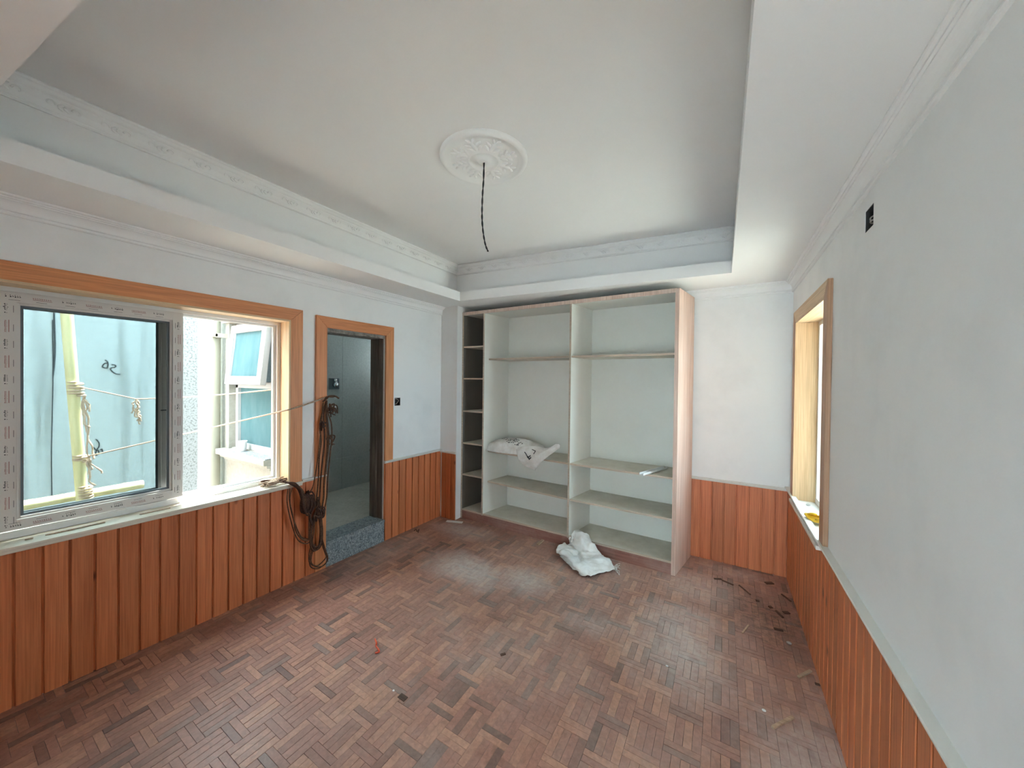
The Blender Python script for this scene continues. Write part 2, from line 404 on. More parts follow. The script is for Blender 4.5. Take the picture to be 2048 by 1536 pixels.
mb = MB().box((-.3, YF-.1, -.12), (W+.1, .1, -.009))
floor = obj('floor', mb, M_SUB, kind='structure', label='worn brown mosaic parquet floor')

# ceiling: lower soffit ring, lip, ledge, raised tray
A = Vector((.4204, -.7422)); B = Vector((2.970, -.5133)); C_ = Vector((2.983, -3.457)); D = Vector((.393, -3.753))
LT = .10
tray = [A, B, C_, D]
setb = [Vector((.212, -.548)), Vector((3.165, -.185)), Vector((3.175, -3.66)), Vector((.185, -3.96))]
outer = [Vector((-.15, .1)), Vector((W+.1, .1)), Vector((W+.1, YF-.1)), Vector((-.30, YF-.1))]
mb = MB()
def ring(P, zp, Q, zq):
    for i in range(4):
        j = (i+1) % 4
        mb.add([(P[i].x, P[i].y, zp), (P[j].x, P[j].y, zp), (Q[j].x, Q[j].y, zq), (Q[i].x, Q[i].y, zq)], [(0, 1, 2, 3)])
ring(outer, H, tray, H); ring(tray, H, tray, H+LT); ring(tray, H+LT, setb, H+LT); ring(setb, H+LT, setb, ZC)
mb.add([(p.x, p.y, ZC) for p in setb], [(0, 1, 2, 3)])
mb.add([(p.x, p.y, 3.3) for p in outer], [(0, 1, 2, 3)])
ceiling = obj('ceiling', mb, M_CEIL, kind='structure', label='white tray ceiling with a raised centre')

# cornices
def sweep(name, pts, prof, m, inside, closed=False, **k):
    # pts: 2-D path, prof: (distance from wall, z); 'inside' is +1/-1: side of the path the profile projects to
    n = len(pts); rows = []
    for i in range(n):
        def nrm(a, b): d = (b-a).normalized(); return Vector((-d.y, d.x))*inside
        if closed: n1 = nrm(pts[i-1], pts[i]); n2 = nrm(pts[i], pts[(i+1) % n])
        else: n1 = nrm(pts[max(i-1, 0)], pts[max(i-1, 0)+1]); n2 = nrm(pts[min(i, n-2)], pts[min(i, n-2)+1])
        mt = n1+n2; mt = mt/ max(mt.dot(n1), .2)
        rows.append([(pts[i].x+mt.x*d, pts[i].y+mt.y*d, z) for d, z in prof])
    if closed: rows.append(rows[0])
    q = MB(); q.grid(rows)
    if not closed:
        for r in (rows[0], rows[-1]): q.add(r, [tuple(range(len(r)))])
    return obj(name, q, m, **k)
def cove(z, p, h):
    P = [(0, z-h), (.010, z-h), (.014, z-h+.004), (.014, z-h+.010), (.007, z-h+.013), (.007, z-h+.018), (.015, z-h+.021), (.016, z-h+.027)]
    for i in range(7):
        a = i/6*math.pi/2; P.append((.014+(p-.034)*(1-math.cos(a)), z-h+.027+(h-.053)*math.sin(a)))
    P += [(p-.020, z-.020), (p-.012, z-.019), (p-.012, z-.012), (p-.003, z-.010), (p, z-.006), (p, z+.0)]
    return P
PR = cove(H, .060, .092)
lwp = lambda y, x=0.: (ML @ Vector((x, y, 0))).to_2d()
sweep('trim_1', [lwp(-.557), lwp(YF)], PR, M_GYPS, 1, kind='structure', label='white coved cornice along the window wall')
sweep('trim_2', [Vector((W, YF)), Vector((W, 0)), Vector((2.3, 0))], PR, M_GYPS, 1, kind='structure', label='white coved cornice along the right and back walls')
PR2 = [(0, ZC-.108), (.010, ZC-.108), (.016, ZC-.102), (.016, ZC-.096), (.010, ZC-.092), (.012, ZC-.088), (.022, ZC-.064), (.036, ZC-.042), (.036, ZC-.036), (.046, ZC-.030), (.056, ZC-.018), (.062, ZC-.014), (.064, ZC-.008), (.060, ZC)]
trim3 = sweep('trim_3', setb, PR2, M_GYPS, -1, True, kind='structure', label='ornate moulded cornice inside the ceiling tray')
def scrolls(P, Q, inside, name):
    q = MB(); d = (Q-P); L = d.length; d = d/L; nn = Vector((-d.y, d.x))*inside; k = int(L/.085)
    sl = Vector((nn.x*.024, nn.y*.024, .046)).normalized()       # up the sloping frieze
    dd = Vector((d.x, d.y, 0)); out = dd.cross(sl)
    if out.dot(Vector((nn.x, nn.y, -1))) < 0: out = -out
    R = Matrix((dd, sl, out)).transposed()
    for i in range(k):
        t = (i+.5)/k*L; c = Vector((P.x+d.x*t+nn.x*.024, P.y+d.y*t+nn.y*.024, ZC-.064)); s = 1 if i % 2 else -1
        path = []
        for j in range(9):
            a = j/8*4.6; r_ = .019*(1-j/10); path.append(c+R @ Vector((s*r_*math.cos(a), r_*math.sin(a), .002)))
        q.tube(path, [.0042*(1-j/14) for j in range(9)], 5)
        q.blob(c+R @ Vector((s*.034, .006*s, .001)), (.015, .006, .005), 6, 4, R @ Matrix.Rotation(.6*s, 3, 'Z'))
        q.blob(c+R @ Vector((s*.034, -.010*s, .001)), (.013, .005, .005), 6, 4, R @ Matrix.Rotation(-.5*s, 3, 'Z'))
    obj(name, q, M_GYPS, trim3, True, kind='stuff')
scrolls(setb[3], setb[0], -1, 'scroll_relief'); scrolls(setb[0], setb[1], -1, 'scroll_relief')

# ------------------------------------------------------------------ parquet
def parquet_floor():
    cw, per, vs, hs, g = .150, .212, .0375, .031, .0005
    X0, X1, Y0, Y1 = -.13, W-.012, YF, 0.
    recs = []
    i = 0; x = X0
    while x < X1:
        y = Y0-per+((i*.106+i*.0115) % per)
        while y < Y1:
            L = per-2*hs
            for k in range(4): recs.append(('v', x+k*vs, x+(k+1)*vs, y, y+L))
            for k in range(2): recs.append(('h', x, x+cw, y+L+k*hs, y+L+(k+1)*hs))
            y += per
        x += cw; i += 1
    keep = []
    for t, a, b, c, d in recs:
        lx = -LS*0; a2, b2, c2, d2 = max(a, X0), min(b, X1), max(c, Y0), min(d, Y1)
        xl = min(LS*c2, LS*d2)-.03
        a2 = max(a2, xl)
        if b2-a2 < .006 or d2-c2 < .006: continue
        if b2 < LS*(c2+d2)/2-.02: continue
        keep.append((t, a2, b2, c2, d2, abs(b2-a2-(b-a)) < 1e-6 and abs(d2-c2-(d-c)) < 1e-6))
    def score(k):
        p = Vector(((k[1]+k[2])/2, (k[3]+k[4])/2, 0))-CAM; z = p.dot(_f)
        if z < .3: return 0
        sx, sy = p.dot(_r)/z*FPX+1024, -p.dot(_u)/z*FPX+768
        if not (20 < sx < 2028 and 0 < sy < 1516): return 0
        return (k[2]-k[1])*(k[4]-k[3])*CAM.z/z**3
    order = sorted(range(len(keep)), key=lambda q: -score(keep[q]) if keep[q][5] else 0)
    own = set(order[:296])
    meshes = {}
    def strip(mb_, a, b, c, d, z, e=.0009):
        mb_.add([(a+g, c+g, -.009), (b-g, c+g, -.009), (b-g, d-g, -.009), (a+g, d-g, -.009), (a+g, c+g, z-e), (b-g, c+g, z-e), (b-g, d-g, z-e), (a+g, d-g, z-e),
                 (a+g+e, c+g+e, z), (b-g-e, c+g+e, z), (b-g-e, d-g-e, z), (a+g+e, d-g-e, z)],
                [(0, 1, 5, 4), (1, 2, 6, 5), (2, 3, 7, 6), (3, 0, 4, 7), (4, 5, 9, 8), (5, 6, 10, 9), (6, 7, 11, 10), (7, 4, 8, 11), (8, 9, 10, 11)])
    for t, w, l in (('v', vs, per-2*hs), ('h', cw, hs)):
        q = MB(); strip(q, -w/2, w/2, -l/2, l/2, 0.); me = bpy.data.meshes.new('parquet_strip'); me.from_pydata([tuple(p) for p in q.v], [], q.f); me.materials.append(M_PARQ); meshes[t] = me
    rest = MB(); vals = []
    for n_, (t, a, b, c, d, full) in enumerate(keep):
        dz = random.uniform(-.0009, .0004)
        if n_ in own:
            o = bpy.data.objects.new('parquet_strip', meshes[t]); COL.objects.link(o); o.parent = floor
            o.location = ((a+b)/2, (c+d)/2, dz); o.rotation_euler = (random.gauss(0, .003), random.gauss(0, .004), random.gauss(0, .003))
        else:
            g = random.choice((.0002, .0003, .0005, .0011)); strip(rest, a, b, c, d, dz); vals.append(random.random())
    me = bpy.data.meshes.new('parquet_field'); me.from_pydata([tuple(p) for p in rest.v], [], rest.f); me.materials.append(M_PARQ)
    at = me.attributes.new('rnd', 'FLOAT', 'FACE'); at.data.foreach_set('value', [v for v in vals for _ in range(9)])
    o = link('parquet_field', me, floor); o['kind'] = 'stuff'
parquet_floor()

# ------------------------------------------------------------------ dado boarding
def plank_mesh(w, h):
    pr = [(0, 0), (w, 0), (w, .002), (w-.009, .002), (w-.009, .010), (w-.012, .014), (.003, .014), (0, .011)]
    q = MB(); q.prism([(a, b, 0) for a, b in pr], (0, 0, 0), (0, 0, h)); me = q.mesh('plank'); me.materials.append(M_PINE); return me
def boarding(wall, org, dirv, nrm, length, h, w, z0=.0):
    # org: start point, dirv: along the wall, nrm: out of it
    n = max(1, round(length/w)); w = length/n; me = plank_mesh(w, h-z0); dirv, nrm = Vector(dirv), Vector(nrm)
    if dirv.cross(nrm).z < 0: org = Vector(org)+dirv*length; dirv = -dirv
    R = Matrix((( dirv.x, nrm.x, 0), (dirv.y, nrm.y, 0), (0, 0, 1)))
    ang = math.atan2(dirv.y, dirv.x)
    for i in range(n):
        o = bpy.data.objects.new('plank', me); COL.objects.link(o); o.parent = wall
        p = Vector(org)+dirv*(i*w); o.location = (p.x, p.y, z0); o.rotation_euler = (0, 0, ang)
dl = (ML @ Vector((0, -1, 0))); nl = (ML @ Vector((1, 0, 0)))
boarding(wall_left, ML @ Vector((0, -2.075, 0)), dl, nl, 2.82, .796, .0872)      # below the window
boarding(wall_left, ML @ Vector((0, -1.985, 0)), dl, nl, .09, .80, .09)
boarding(wall_left, ML @ Vector((0, -.557, 0)), dl, nl, .815, HWL-.012, .0872)
boarding(wall_corner, (.016, -.557, 0), (1, 0, 0), (0, -1, 0), .216, HWB+.03, .075)
boarding(wall_back, (2.66, 0, 0), (1, 0, 0), (0, -1, 0), W-2.66-.013, HWB-.015, .0915)
boarding(wall_right, (W, -.013, 0), (0, -1, 0), (-1, 0, 0), 4.88, HWR-.02, .0872)
def cap(name, a, b, nrm, z, parent, m=M_CAP, dep=.030, h=.026):
    nrm = Vector(nrm); pr = [(0, -h), (.014, -h), (.018, -h+.006), (.020, -h+.012), (dep-.004, -.012), (dep, -.008), (dep, -.003), (dep-.003, 0), (0, 0)]
    q = MB(); q.prism([(nrm.x*d, nrm.y*d, z+e) for d, e in pr], a, b); return obj(name, q, m, parent)
L3 = lambda y, x=0., z=0.: ML @ Vector((x, y, z))
cap('dado_rail', L3(-2.188), L3(-1.985), nl, .815, wall_left)
cap('dado_rail', L3(-1.372), L3(-.557), nl, HWL+.008, wall_left, dep=.024)
cap('dado_rail', (.0, -.557, 0), (.237, -.557, 0), (0, -1, 0), HWB+.045, wall_corner, dep=.022)
cap('dado_rail', (2.66, 0, 0), (W, 0, 0), (0, -1, 0), HWB+.004, wall_back, dep=.022)
fill_doorway = empty('fill_doorway', ((FD[0]+FD[1])/2, YF, 0), kind='structure', label='unseen doorway added behind the viewer for fill light')
for a_, b_ in (((FD[0], YF-.18, 0), (FD[0]+.05, YF, FD[3])), ((FD[1]-.05, YF-.18, 0), (FD[1], YF, FD[3])), ((FD[0]+.05, YF-.18, FD[3]-.05), (FD[1]-.05, YF, FD[3]))): obj('jamb', MB().box(a_, b_), M_PINEV, fill_doorway)
obj('added_door_slab', MB().box((-.4, YF-1.6, -.25), (W+.4, YF-.18, -.02)), M_CEM, kind='structure', label='unseen cement slab outside the added doorway')  # unseen slab that goes with the added fill doorway
cap('dado_rail', (W, 0, 0), (W, YF, 0), (-1, 0, 0), HWR, wall_right, dep=.036, h=.03)

# ================================================================== WINDOW (left)
def casing(parent, y0, y1, z0, z1, wd, thick, mh, mv, M=None, xs=0., sgn=1, legs=None):
    # opening y0..y1, z0..z1; mitred head and two legs on the face of the wall
    def P(x, y, z): return (xs+sgn*x, y, z)
    lz = legs or (z0, z0)
    for nm, poly, m in (('casing_head', [(y0-wd, z1+wd), (y1+wd, z1+wd), (y1, z1), (y0, z1)], mh), ('casing_leg', [(y0-wd, z1+wd), (y0, z1), (y0, lz[0]), (y0-wd, lz[0])], mv), ('casing_leg', [(y1, z1), (y1+wd, z1+wd), (y1+wd, lz[1]), (y1, lz[1])], mv)):
        q = MB(M); n = len(poly); q.add([P(0, a, b) for a, b in poly]+[P(thick, a, b) for a, b in poly], [tuple(range(n)), tuple(range(n, 2*n))]+[(i, (i+1) % n, n+(i+1) % n, n+i) for i in range(n)])
        bevel(obj(nm, q, m, parent), .0025)
y0, y1, z0, z1 = WIN
window_1 = empty('window_1', L3((y0+y1)/2, 0, z0), kind='structure', label='white sliding window in an orange pine surround')
casing(window_1, y0, y1, z0, z1, .094, .022, M_PINEH, M_PINEV, ML)
q = MB(ML); q.box((-.115, y1-.012, z0), (.021, y1+.001, z1)); obj('jamb_lining', q, M_LITV, window_1)
q = MB(ML); q.box((-.115, y0-.001, z0), (.021, y0+.012, z1)); obj('jamb_lining', q, M_LITV, window_1)
q = MB(ML); q.box((-.115, y0, z1-.012), (.021, y1, z1+.001)); obj('head_lining', q, M_LITH, window_1)
q = MB(ML); q.box((-.19, y0, z0-.004), (.040, y1+.095, z0+.012)); q.box((.0, y0-.1, z0-.022), (.030, y1+.095, z0-.004)); bevel(obj('window_sill', q, M_SILL, window_1), .003)
def frame_rect(q, x0, x1, a, b, c, d, w):
    q.box((x0, a, c), (x1, a+w, d)); q.box((x0, b-w, c), (x1, b, d)); q.box((x0, a+w, d-w), (x1, b-w, d)); q.box((x0, a+w, c), (x1, b-w, c+w))
q = MB(ML); zf = z0+.012
frame_rect(q, -.20, -.115, y0, y1, zf, z1, .036)
for xx in (-.142, -.168): frame_rect(q, xx-.004, xx+.004, y0+.036, y1-.036, zf+.036, z1-.036, .016)
bevel(obj('frame', q, M_UPVC, window_1), .002)
def sash(parent, a, b, c, d, x0, x1, prints):
    bw = .064; s_ = MB(ML)
    # stepped upvc profile
    frame_rect(s_, x0, x1, a, b, c, d, bw-.012); frame_rect(s_, x0+.004, x1-.008, a+bw-.012, b-bw+.012, c+bw-.012, d-bw+.012, .012)
    s = bevel(obj('sash', s_, M_FILM if prints else M_UPVC, parent), .002)
    q = MB(ML); frame_rect(q, x0+.010, x1-.016, a+bw, b-bw, c+bw, d-bw, .012); obj('gasket', q, M_GASK, s)
    q = MB(ML); xm = (x0+x1)/2-.004; q.box((xm-.0025, a+bw+.003, c+bw+.003), (xm+.0025, b-bw-.003, d-bw-.003)); obj('pane', q, M_GLASS, s)
    if prints:
        k_, r_ = MB(ML), MB(ML); e = x1+.0006
        def mark(u0, v0, du, dv, L, kind):      # a run of tiny printed characters
            n = 9 if kind == 'r' else 7
            for i in range(n):
                ln = L/n*.62; t = i*L/n; h = .0085*random.uniform(.6, 1.) if kind == 'r' else .0125*random.choice((.55, .8, 1., 1.3 if 1 < i < 5 else .7))
                p0 = (u0+du*t, v0+dv*t); tgt = r_ if kind == 'r' else k_
                if kind == 'k' and i in (1,): continue
                if du: tgt.box((e-.0004, p0[0], p0[1]-h/2), (e, p0[0]+ln, p0[1]-h/2+h*.45)); tgt.box((e-.0004, p0[0], p0[1]+h*.2), (e, p0[0]+ln*.5, p0[1]+h/2))
                else: tgt.box((e-.0004, p0[0]-h/2, p0[1]), (e, p0[0]-h/2+h*.45, p0[1]+ln)); tgt.box((e-.0004, p0[0]+h*.2, p0[1]), (e, p0[0]+h/2, p0[1]+ln*.5))
            if kind == 'r':
                if du: r_.box((e-.0004, u0, v0-.0095), (e, u0+L, v0-.0075))
                else: r_.box((e-.0004, u0+.008, v0), (e, u0+.010, v0+L))
        for bar in ('t', 'b', 'l', 'r'):
            lo, hi = (a+.02, b-.02) if bar in 'tb' else (c+.03, d-.03); t = lo; i = 0
            while t < hi-.05:
                L = .062 if i % 2 else .05
                if bar == 't': mark(t, d-.022, 1, 0, L, 'r' if i % 2 else 'k')
                if bar == 'b': mark(t, c+.024, 1, 0, L, 'r' if i % 2 else 'k')
                if bar == 'l': mark(a+.022, t, 0, 1, L, 'r' if i % 2 else 'k')
                if bar == 'r': mark(b-.024, t, 0, 1, L, 'r' if i % 2 else 'k')
                if bar in 'tb': k_.box((e-.0004, t+.01, (d if bar == 't' else c+.078)-.042), (e, t+.045, (d if bar == 't' else c+.078)-.0405))
                else: k_.box((e-.0004, (a if bar == 'l' else b-.085)+.044, t+.005), (e, (a if bar == 'l' else b-.085)+.0455, t+.04))
                t += L+.034; i += 1
        obj('printed_film', k_, M_BLACK, s); obj('printed_film', r_, M_RED, s)
    return s
sash(window_1, -3.605, -2.902, .852, 2.072, -.135, -.100, True)
sash(window_1, -3.650, -2.944, .852, 2.072, -.178, -.148, False)
q = MB(ML); q.box((-.166, -2.972, 1.425), (-.150, -2.950, 1.432)); q.box((-.150, -3.0, 1.426), (-.146, -2.955, 1.433)); obj('latch', q, M_GASK, window_1)

# ================================================================== DOORWAY
y0, y1, _, z1 = DOOR
door_1 = empty('door_1', L3((y0+y1)/2), kind='structure', label='doorway without a leaf in an orange pine surround')
casing(door_1, y0, y1, 0, z1, .096, .022, M_PINEH, M_PINEV, ML, legs=(0., HWL+.01))
q = MB(ML); q.box((-.20, y1-.022, .2), (-.10, y1+.001, z1)); q.box((-.13, y1-.010, .2), (-.02, y1+.001, z1)); bevel(obj('jamb', q, M_DARKW, door_1), .004)
q = MB(ML); q.box((-.20, y0-.001, .2), (-.03, y0+.006, z1)); obj('jamb', q, M_DARKW, door_1)
q = MB(ML); q.box((-.20, y0, z1-.030), (-.012, y1, z1+.001)); lint = obj('lintel', q, M_ROUGH, door_1)
for i in range(14):
    t = y0+.02+i*.041; q = MB(ML); q.blob((-.018+random.uniform(-.006, .004), t, z1-.030+random.uniform(-.003, .008)), (.012, random.uniform(.012, .025), random.uniform(.004, .010)), 7, 5); obj('mortar_lump', q, M_ROUGH, lint)
q = MB(ML); q.box((-.005, y0+.001, 0), (.018, y1-.002, .212)); q.box((-.20, y0+.001, .196), (.024, y1-.001, .222)); bevel(obj('threshold', q, M_GRAN, door_1), .002, 1)

# bathroom beyond the doorway
BX = -1.43; BZ = .17
wall_bath = obj('wall_bathroom', MB(ML).box((BX-.14, -2.22, -.1), (BX-.012, .25, 2.75)), M_GROUT, kind='structure', label='grey-green tiled wall of the room beyond the doorway')
tw, th = .60, 1.2; ty = -.925
for i in range(-3, 2):
    for zz in (.17-.78+0., .17+.42, .17+1.62):
        a, b = ty+i*tw, ty+(i+1)*tw; c, d = zz, zz+th
        a, b, c, d = max(a, -2.08), min(b, .15), max(c, .12), min(d, 2.6)
        if b-a < .02 or d-c < .02: continue
        obj('tile', MB(ML).box((BX-.013, a+.0015, c+.0015), (BX, b-.0015, d-.0015)), M_TILE, wall_bath)
fill_window = empty('fill_window', L3(.2, -.8, 2.0), kind='structure', label='unseen frosted window added to light the room beyond the doorway')  # added out of view to light the tiled room
obj('pane', MB(ML).box((-1.1, .20, 1.8), (-.5, .206, 2.4)), M_FROSTW, fill_window)
obj('floor_bathroom', MB(ML).box((BX-.05, -2.15, -.1), (-.19, .2, BZ)), M_CEM, kind='structure', label='dusty cement floor beyond the doorway')
obj('ceiling_bathroom', MB(ML).box((BX-.14, -2.22, 2.6), (-.15, .3, 2.75)), M_CEIL, kind='structure', label='ceiling of the room beyond the doorway')
mb = MB(ML); holed(mb, BX-.1, -.1, -.1, 2.75, [(-1.1, -.5, 1.8, 2.4)], lambda a, b, c, d: mb.box((a, .12, c), (b, .3, d)))
obj('wall_bathroom_end', mb, M_TILE, kind='structure', label='end wall of the room beyond the doorway')
# its outer wall with a window, seen through the open half of the big window
WY = -2.235; BW = (-1.185, -.44, .97, 2.17)
mb = MB(); holed(mb, BX-.16, -.13, -3.0, 3.3, [BW], lambda a, b, c, d: mb.box((a, WY, c), (b, WY+.14, d)))
wall_wing = obj('wall_wing', mb, M_EXT, kind='structure', label='cream outer wall of the wing beside the light well')
window_3 = empty('window_3', ((BW[0]+BW[1])/2, WY, BW[2]), kind='structure', label='frosted wing window with a tilted top sash')
def yrect(q, y0_, y1_, a, b, c, d, w):
    q.box((a, y0_, c), (a+w, y1_, d)); q.box((b-w, y0_, c), (b, y1_, d)); q.box((a+w, y0_, d-w), (b-w, y1_, d)); q.box((a+w, y0_, c), (b-w, y1_, c+w))
a, b, c, d = BW; zm = 1.58
q = MB(); yrect(q, WY+.03, WY+.09, a, b, c, d, .05); q.box((a, WY+.03, zm-.03), (b, WY+.09, zm+.03)); bevel(obj('frame', q, M_UPVCX, window_3), .003)
obj('pane', MB().box((a+.05, WY+.055, c+.05), (b-.05, WY+.061, zm-.03)), M_FROST, window_3)
# tilted sash, hinged at the top
TM = Matrix.Translation((0, WY+.03, d-.04)) @ Matrix.Rotation(-.10, 4, 'X') @ Matrix.Translation((0, -(WY+.03), -(d-.04)))
q = MB(TM); yrect(q, WY-.02, WY+.028, a+.03, b-.03, zm, d-.03, .075); ts = bevel(obj('tilted_sash', q, M_UPVCX, window_3), .003)
q = MB(TM); q.box((a+.105, WY+.0, zm+.075), (b-.105, WY+.006, d-.105)); obj('pane', q, M_FROST, ts)
q = MB(TM)
for zz in (zm+.024, zm+.050, d-.056, d-.082):
    t = a+.05+(.03 if zz in (zm+.05, d-.082) else 0)
    while t < b-.09:
        q.box((t, WY-.0208, zz-.006), (t+.028, WY-.02, zz-.003)); q.box((t, WY-.0208, zz+.003), (t+.028, WY-.02, zz+.005)); q.box((t+.036, WY-.0208, zz-.002), (t+.052, WY-.02, zz+.002)); t += .068
for zz in range(14): q.box((a+.06, WY-.0208, zm+.1+zz*.03), (a+.065, WY-.02, zm+.118+zz*.03))
obj('printed_film', q, M_GREYP, ts)
q = MB(); q.box((a-.09, WY-.10, c-.06), (b+.1, WY+.03, c-.01)); q.box((a-.06, WY-.075, c-.085), (b+.1, WY+.0, c-.06)); q.box((a-.04, WY-.05, c-.11), (b+.1, WY+.0, c-.085)); bevel(obj('outer_sill', q, M_EXT, window_3), .004)
q = MB(); q.box((a-.07, WY-.06, d), (b+.1, WY, d+.05)); q.box((a-.10, WY-.085, d+.05), (b+.1, WY, d+.08)); bevel(obj('hood_moulding', q, M_EXT, window_3), .004)
q = MB(); q.box((a-.07, WY-.025, c-.01), (a, WY, d)); obj('architrave', q, M_EXT, window_3)
q = MB(); q.add([(a+.12, WY-.09, c-.010), (b+.1, WY-.09, c-.010), (b+.1, WY+.02, c-.010), (a+.18, WY+.02, c-.010), (a+.12, WY-.09, c-.002), (b+.1, WY-.09, c-.002), (b+.1, WY+.02, c-.002), (a+.18, WY+.02, c-.002)], [(0, 3, 2, 1), (4, 5, 6, 7), (0, 1, 5, 4), (1, 2, 6, 5), (2, 3, 7, 6), (3, 0, 4, 7)])
obj('granite_offcut', q, M_GRAN, label='speckled granite offcut lying on the outer sill of the wing window', category='stone slab')
cc = on((485, 893), 1, WY-.03); cc = Vector((cc.x, WY-.035, c-.002))
obj('cup', MB().lathe(cc, [(0, 0), (.034, 0), (.040, .088), (.043, .090), (.043, .094), (.036, .094), (.031, .006), (0, .006)], 24), M_CUP, smooth=True, label='white cup standing on the wing window sill', category='cup')
# drain pipe
pp = on((424, 768), 1, WY-.09)
pipe = empty('drain_pipe', (pp.x, WY-.11, -2.0), label='cream plastic drain pipe clipped to the wing corner', category='pipe')
obj('pipe', MB().tube([(pp.x, WY-.11, -2.5), (pp.x, WY-.11, 3.3)], .085, 24), M_PIPE, pipe, True)
for zz in (2.05, .2):
    q = MB().lathe((pp.x, WY-.11, zz), [(.085, -.014), (.090, -.014), (.090, .014), (.085, .014)], 24); q.box((pp.x+.085, WY-.12, zz-.012), (pp.x+.17, WY-.105, zz+.012)); q.box((pp.x+.16, WY-.12, zz-.02), (pp.x+.17, WY-.002, zz+.02)); obj('pipe_clip', q, M_PIPE, pipe)

# neighbour's wall, light well
NX = -3.2
wall_n = obj('wall_neighbour', MB().box((NX-.2, -9., -3.), (NX, -3.4, 5.2)).box((NX-.2, -3.4, -3.), (NX, 3., 2.9)), M_NEIGH, kind='structure', label='streaked pale blue wall of the house next door')  # height stepped out of view to shape the sky light
mb = MB(ML); holed(mb, -9., .3, 3.3, 5.4, [], lambda a, b, c, d: mb.box((-.20, a, c), (0, b, d))); obj('wall_upper_storey', mb, M_EXT, kind='structure', label='upper storey of the house above the ceiling')  # unseen storey built up to shade the light well
obj('ground', MB().box((-12, -14, -3.1), (14, 8, -3.0)), M_SOIL, kind='structure', label='bare ground of the light well')
obj('wall_shade_side', MB().box((NX-.2, -6.8, -3.), (-.25, -6.6, 8.5)), M_BRICKW, kind='structure', label='unseen wall added to shade the light well')  # added out of view to block sky light from the wing
obj('wall_light_block', MB().box((4.7, -8., -.45), (8.5, -1.7, 5.)), M_BRICKW, kind='structure', label='unseen brick block added to cut light through the narrow window')  # added out of view to block sky light at the narrow window
obj('bounce_slab', MB().box((W+.5, -8., -.6), (W+9., 5., -.45)), M_CEM, kind='structure', label='unseen slab added to bounce sunlight in through the narrow window')  # added out of view as a reflector for the ceiling
def scribble(pts, r=.006):
    P = crspline([on(p, 0, NX+.002) for p in pts], 5); obj('pencil_mark', MB().tube(P, r, 4), M_GREYP, wall_n)
def zc(x0, y0, s, pts): return [(x0+a/s, y0+b/s) for a, b in pts]
scribble(zc(100, 600, 7.68, [(845, 920), (890, 960), (880, 1040), (830, 1040), (805, 1020), (840, 975), (900, 970)]))
scribble(zc(100, 600, 7.68, [(945, 990), (1000, 1000), (1005, 1030), (930, 1050), (960, 1100), (1020, 1135), (1075, 1140)]))
scribble(zc(100, 780, 5.91, [(540, 580), (575, 615), (580, 665), (545, 710), (520, 680), (495, 690)]))
scribble(zc(100, 780, 5.91, [(550, 775), (540, 735), (565, 710), (585, 745), (620, 740), (615, 700), (590, 710)]))
for pts in ([(105, 640), (106, 760), (103, 900), (104, 1000)], [(108, 620), (110, 700), (106, 752)]):
    obj('hairline_crack', MB().tube(crspline([on(p, 0, NX+.003) for p in pts], 4), .004 if pts[0][0] == 105 else .007, 4), M_GREYP, wall_n)

# bamboo scaffold
PX = -2.25
def bam(name, a, b, r, lab, nodes):
    a, b = Vector(a), Vector(b); e = empty(name, a, label=lab, category='bamboo pole', group=None); N_ = 40; path, rad = [], []
    for i in range(N_+1):
        t = i/N_; k = min(abs(t-n) for n in nodes)*(b-a).length; path.append(a+(b-a)*t); rad.append(r*(1+.10*math.exp(-(k/.02)**2)))
    obj('culm', MB().tube(path, rad, 16), M_BAM, e, True); return e
p1, p2 = on((128, 560), 0, PX), on((168, 1040), 0, PX); dv = p1-p2
bam('bamboo_pole', p2-dv*2.2, p1+dv*1.2, .040, 'upright bamboo scaffold pole outside the sliding window', [.1, .2, .3, .4, .497, .585, .68, .78, .88])
h1, h2 = on((20, 1016), 0, PX-.085), on((286, 968), 0, PX-.085); h1 = h2+(h1-h2)*1.6; 
bam('bamboo_pole', h1, h2, .042, 'level bamboo scaffold pole lashed across the foot of the upright', [.2, .45, .72, .9])
def wraps(px, n, w, nm, lab, mt=M_ROPEL):
    c = on(px, 0, PX); ax = dv.normalized(); P = []
    for i in range(n*14+1):
        a = 2*math.pi*i/14; P.append(c+ax*(w*(i/(n*14)-.5))+Vector((math.cos(a), math.sin(a), .12*math.sin(a*.5)))*.047)
    return obj(nm, MB().tube(P, .009, 6), mt, smooth=True, label=lab, category='rope')
wraps((151, 778), 5, .13, 'lashing', 'rope lashing wound round the upright bamboo pole at sash height')
wraps((162, 917), 3, .06, 'lashing', 'thin rope lashing low on the upright bamboo pole')
wraps((170, 990), 7, .17, 'lashing', 'thick rope lashing where the two bamboo poles cross')

# ropes ------------------------------------------------------------
HK = ML @ onl((656, 793), .045)
tie = on((178, 912), 0, PX+.05); KN = ML @ onl((579, 819), .032)
def ropepath(pts, sag=0., n=24):
    a, b = Vector(pts[0]), Vector(pts[-1]); return [a.lerp(b, i/n)+Vector((0, 0, -sag*4*(i/n)*(1-i/n))) for i in range(n+1)]
obj('washing_line', MB().tube(ropepath([tie, KN], .0, 16)+ropepath([KN, HK], .004, 8)[1:], .0062, 6), M_ROPEL, smooth=True, label='jute line stretched from the bamboo pole through the window to the door casing', category='rope')
r2a, r2m = on((160, 774), 0, PX+.05), on((272, 798), 0, PX+.1); r2b = on((546, 779), 1, WY-.05)
obj('washing_line', MB().tube(ropepath([r2a, r2m], .0, 8)+ropepath([r2m, r2b], .015)[1:], .006, 6), M_ROPEL, smooth=True, label='jute line outside between the bamboo pole and the wing window', category='rope')
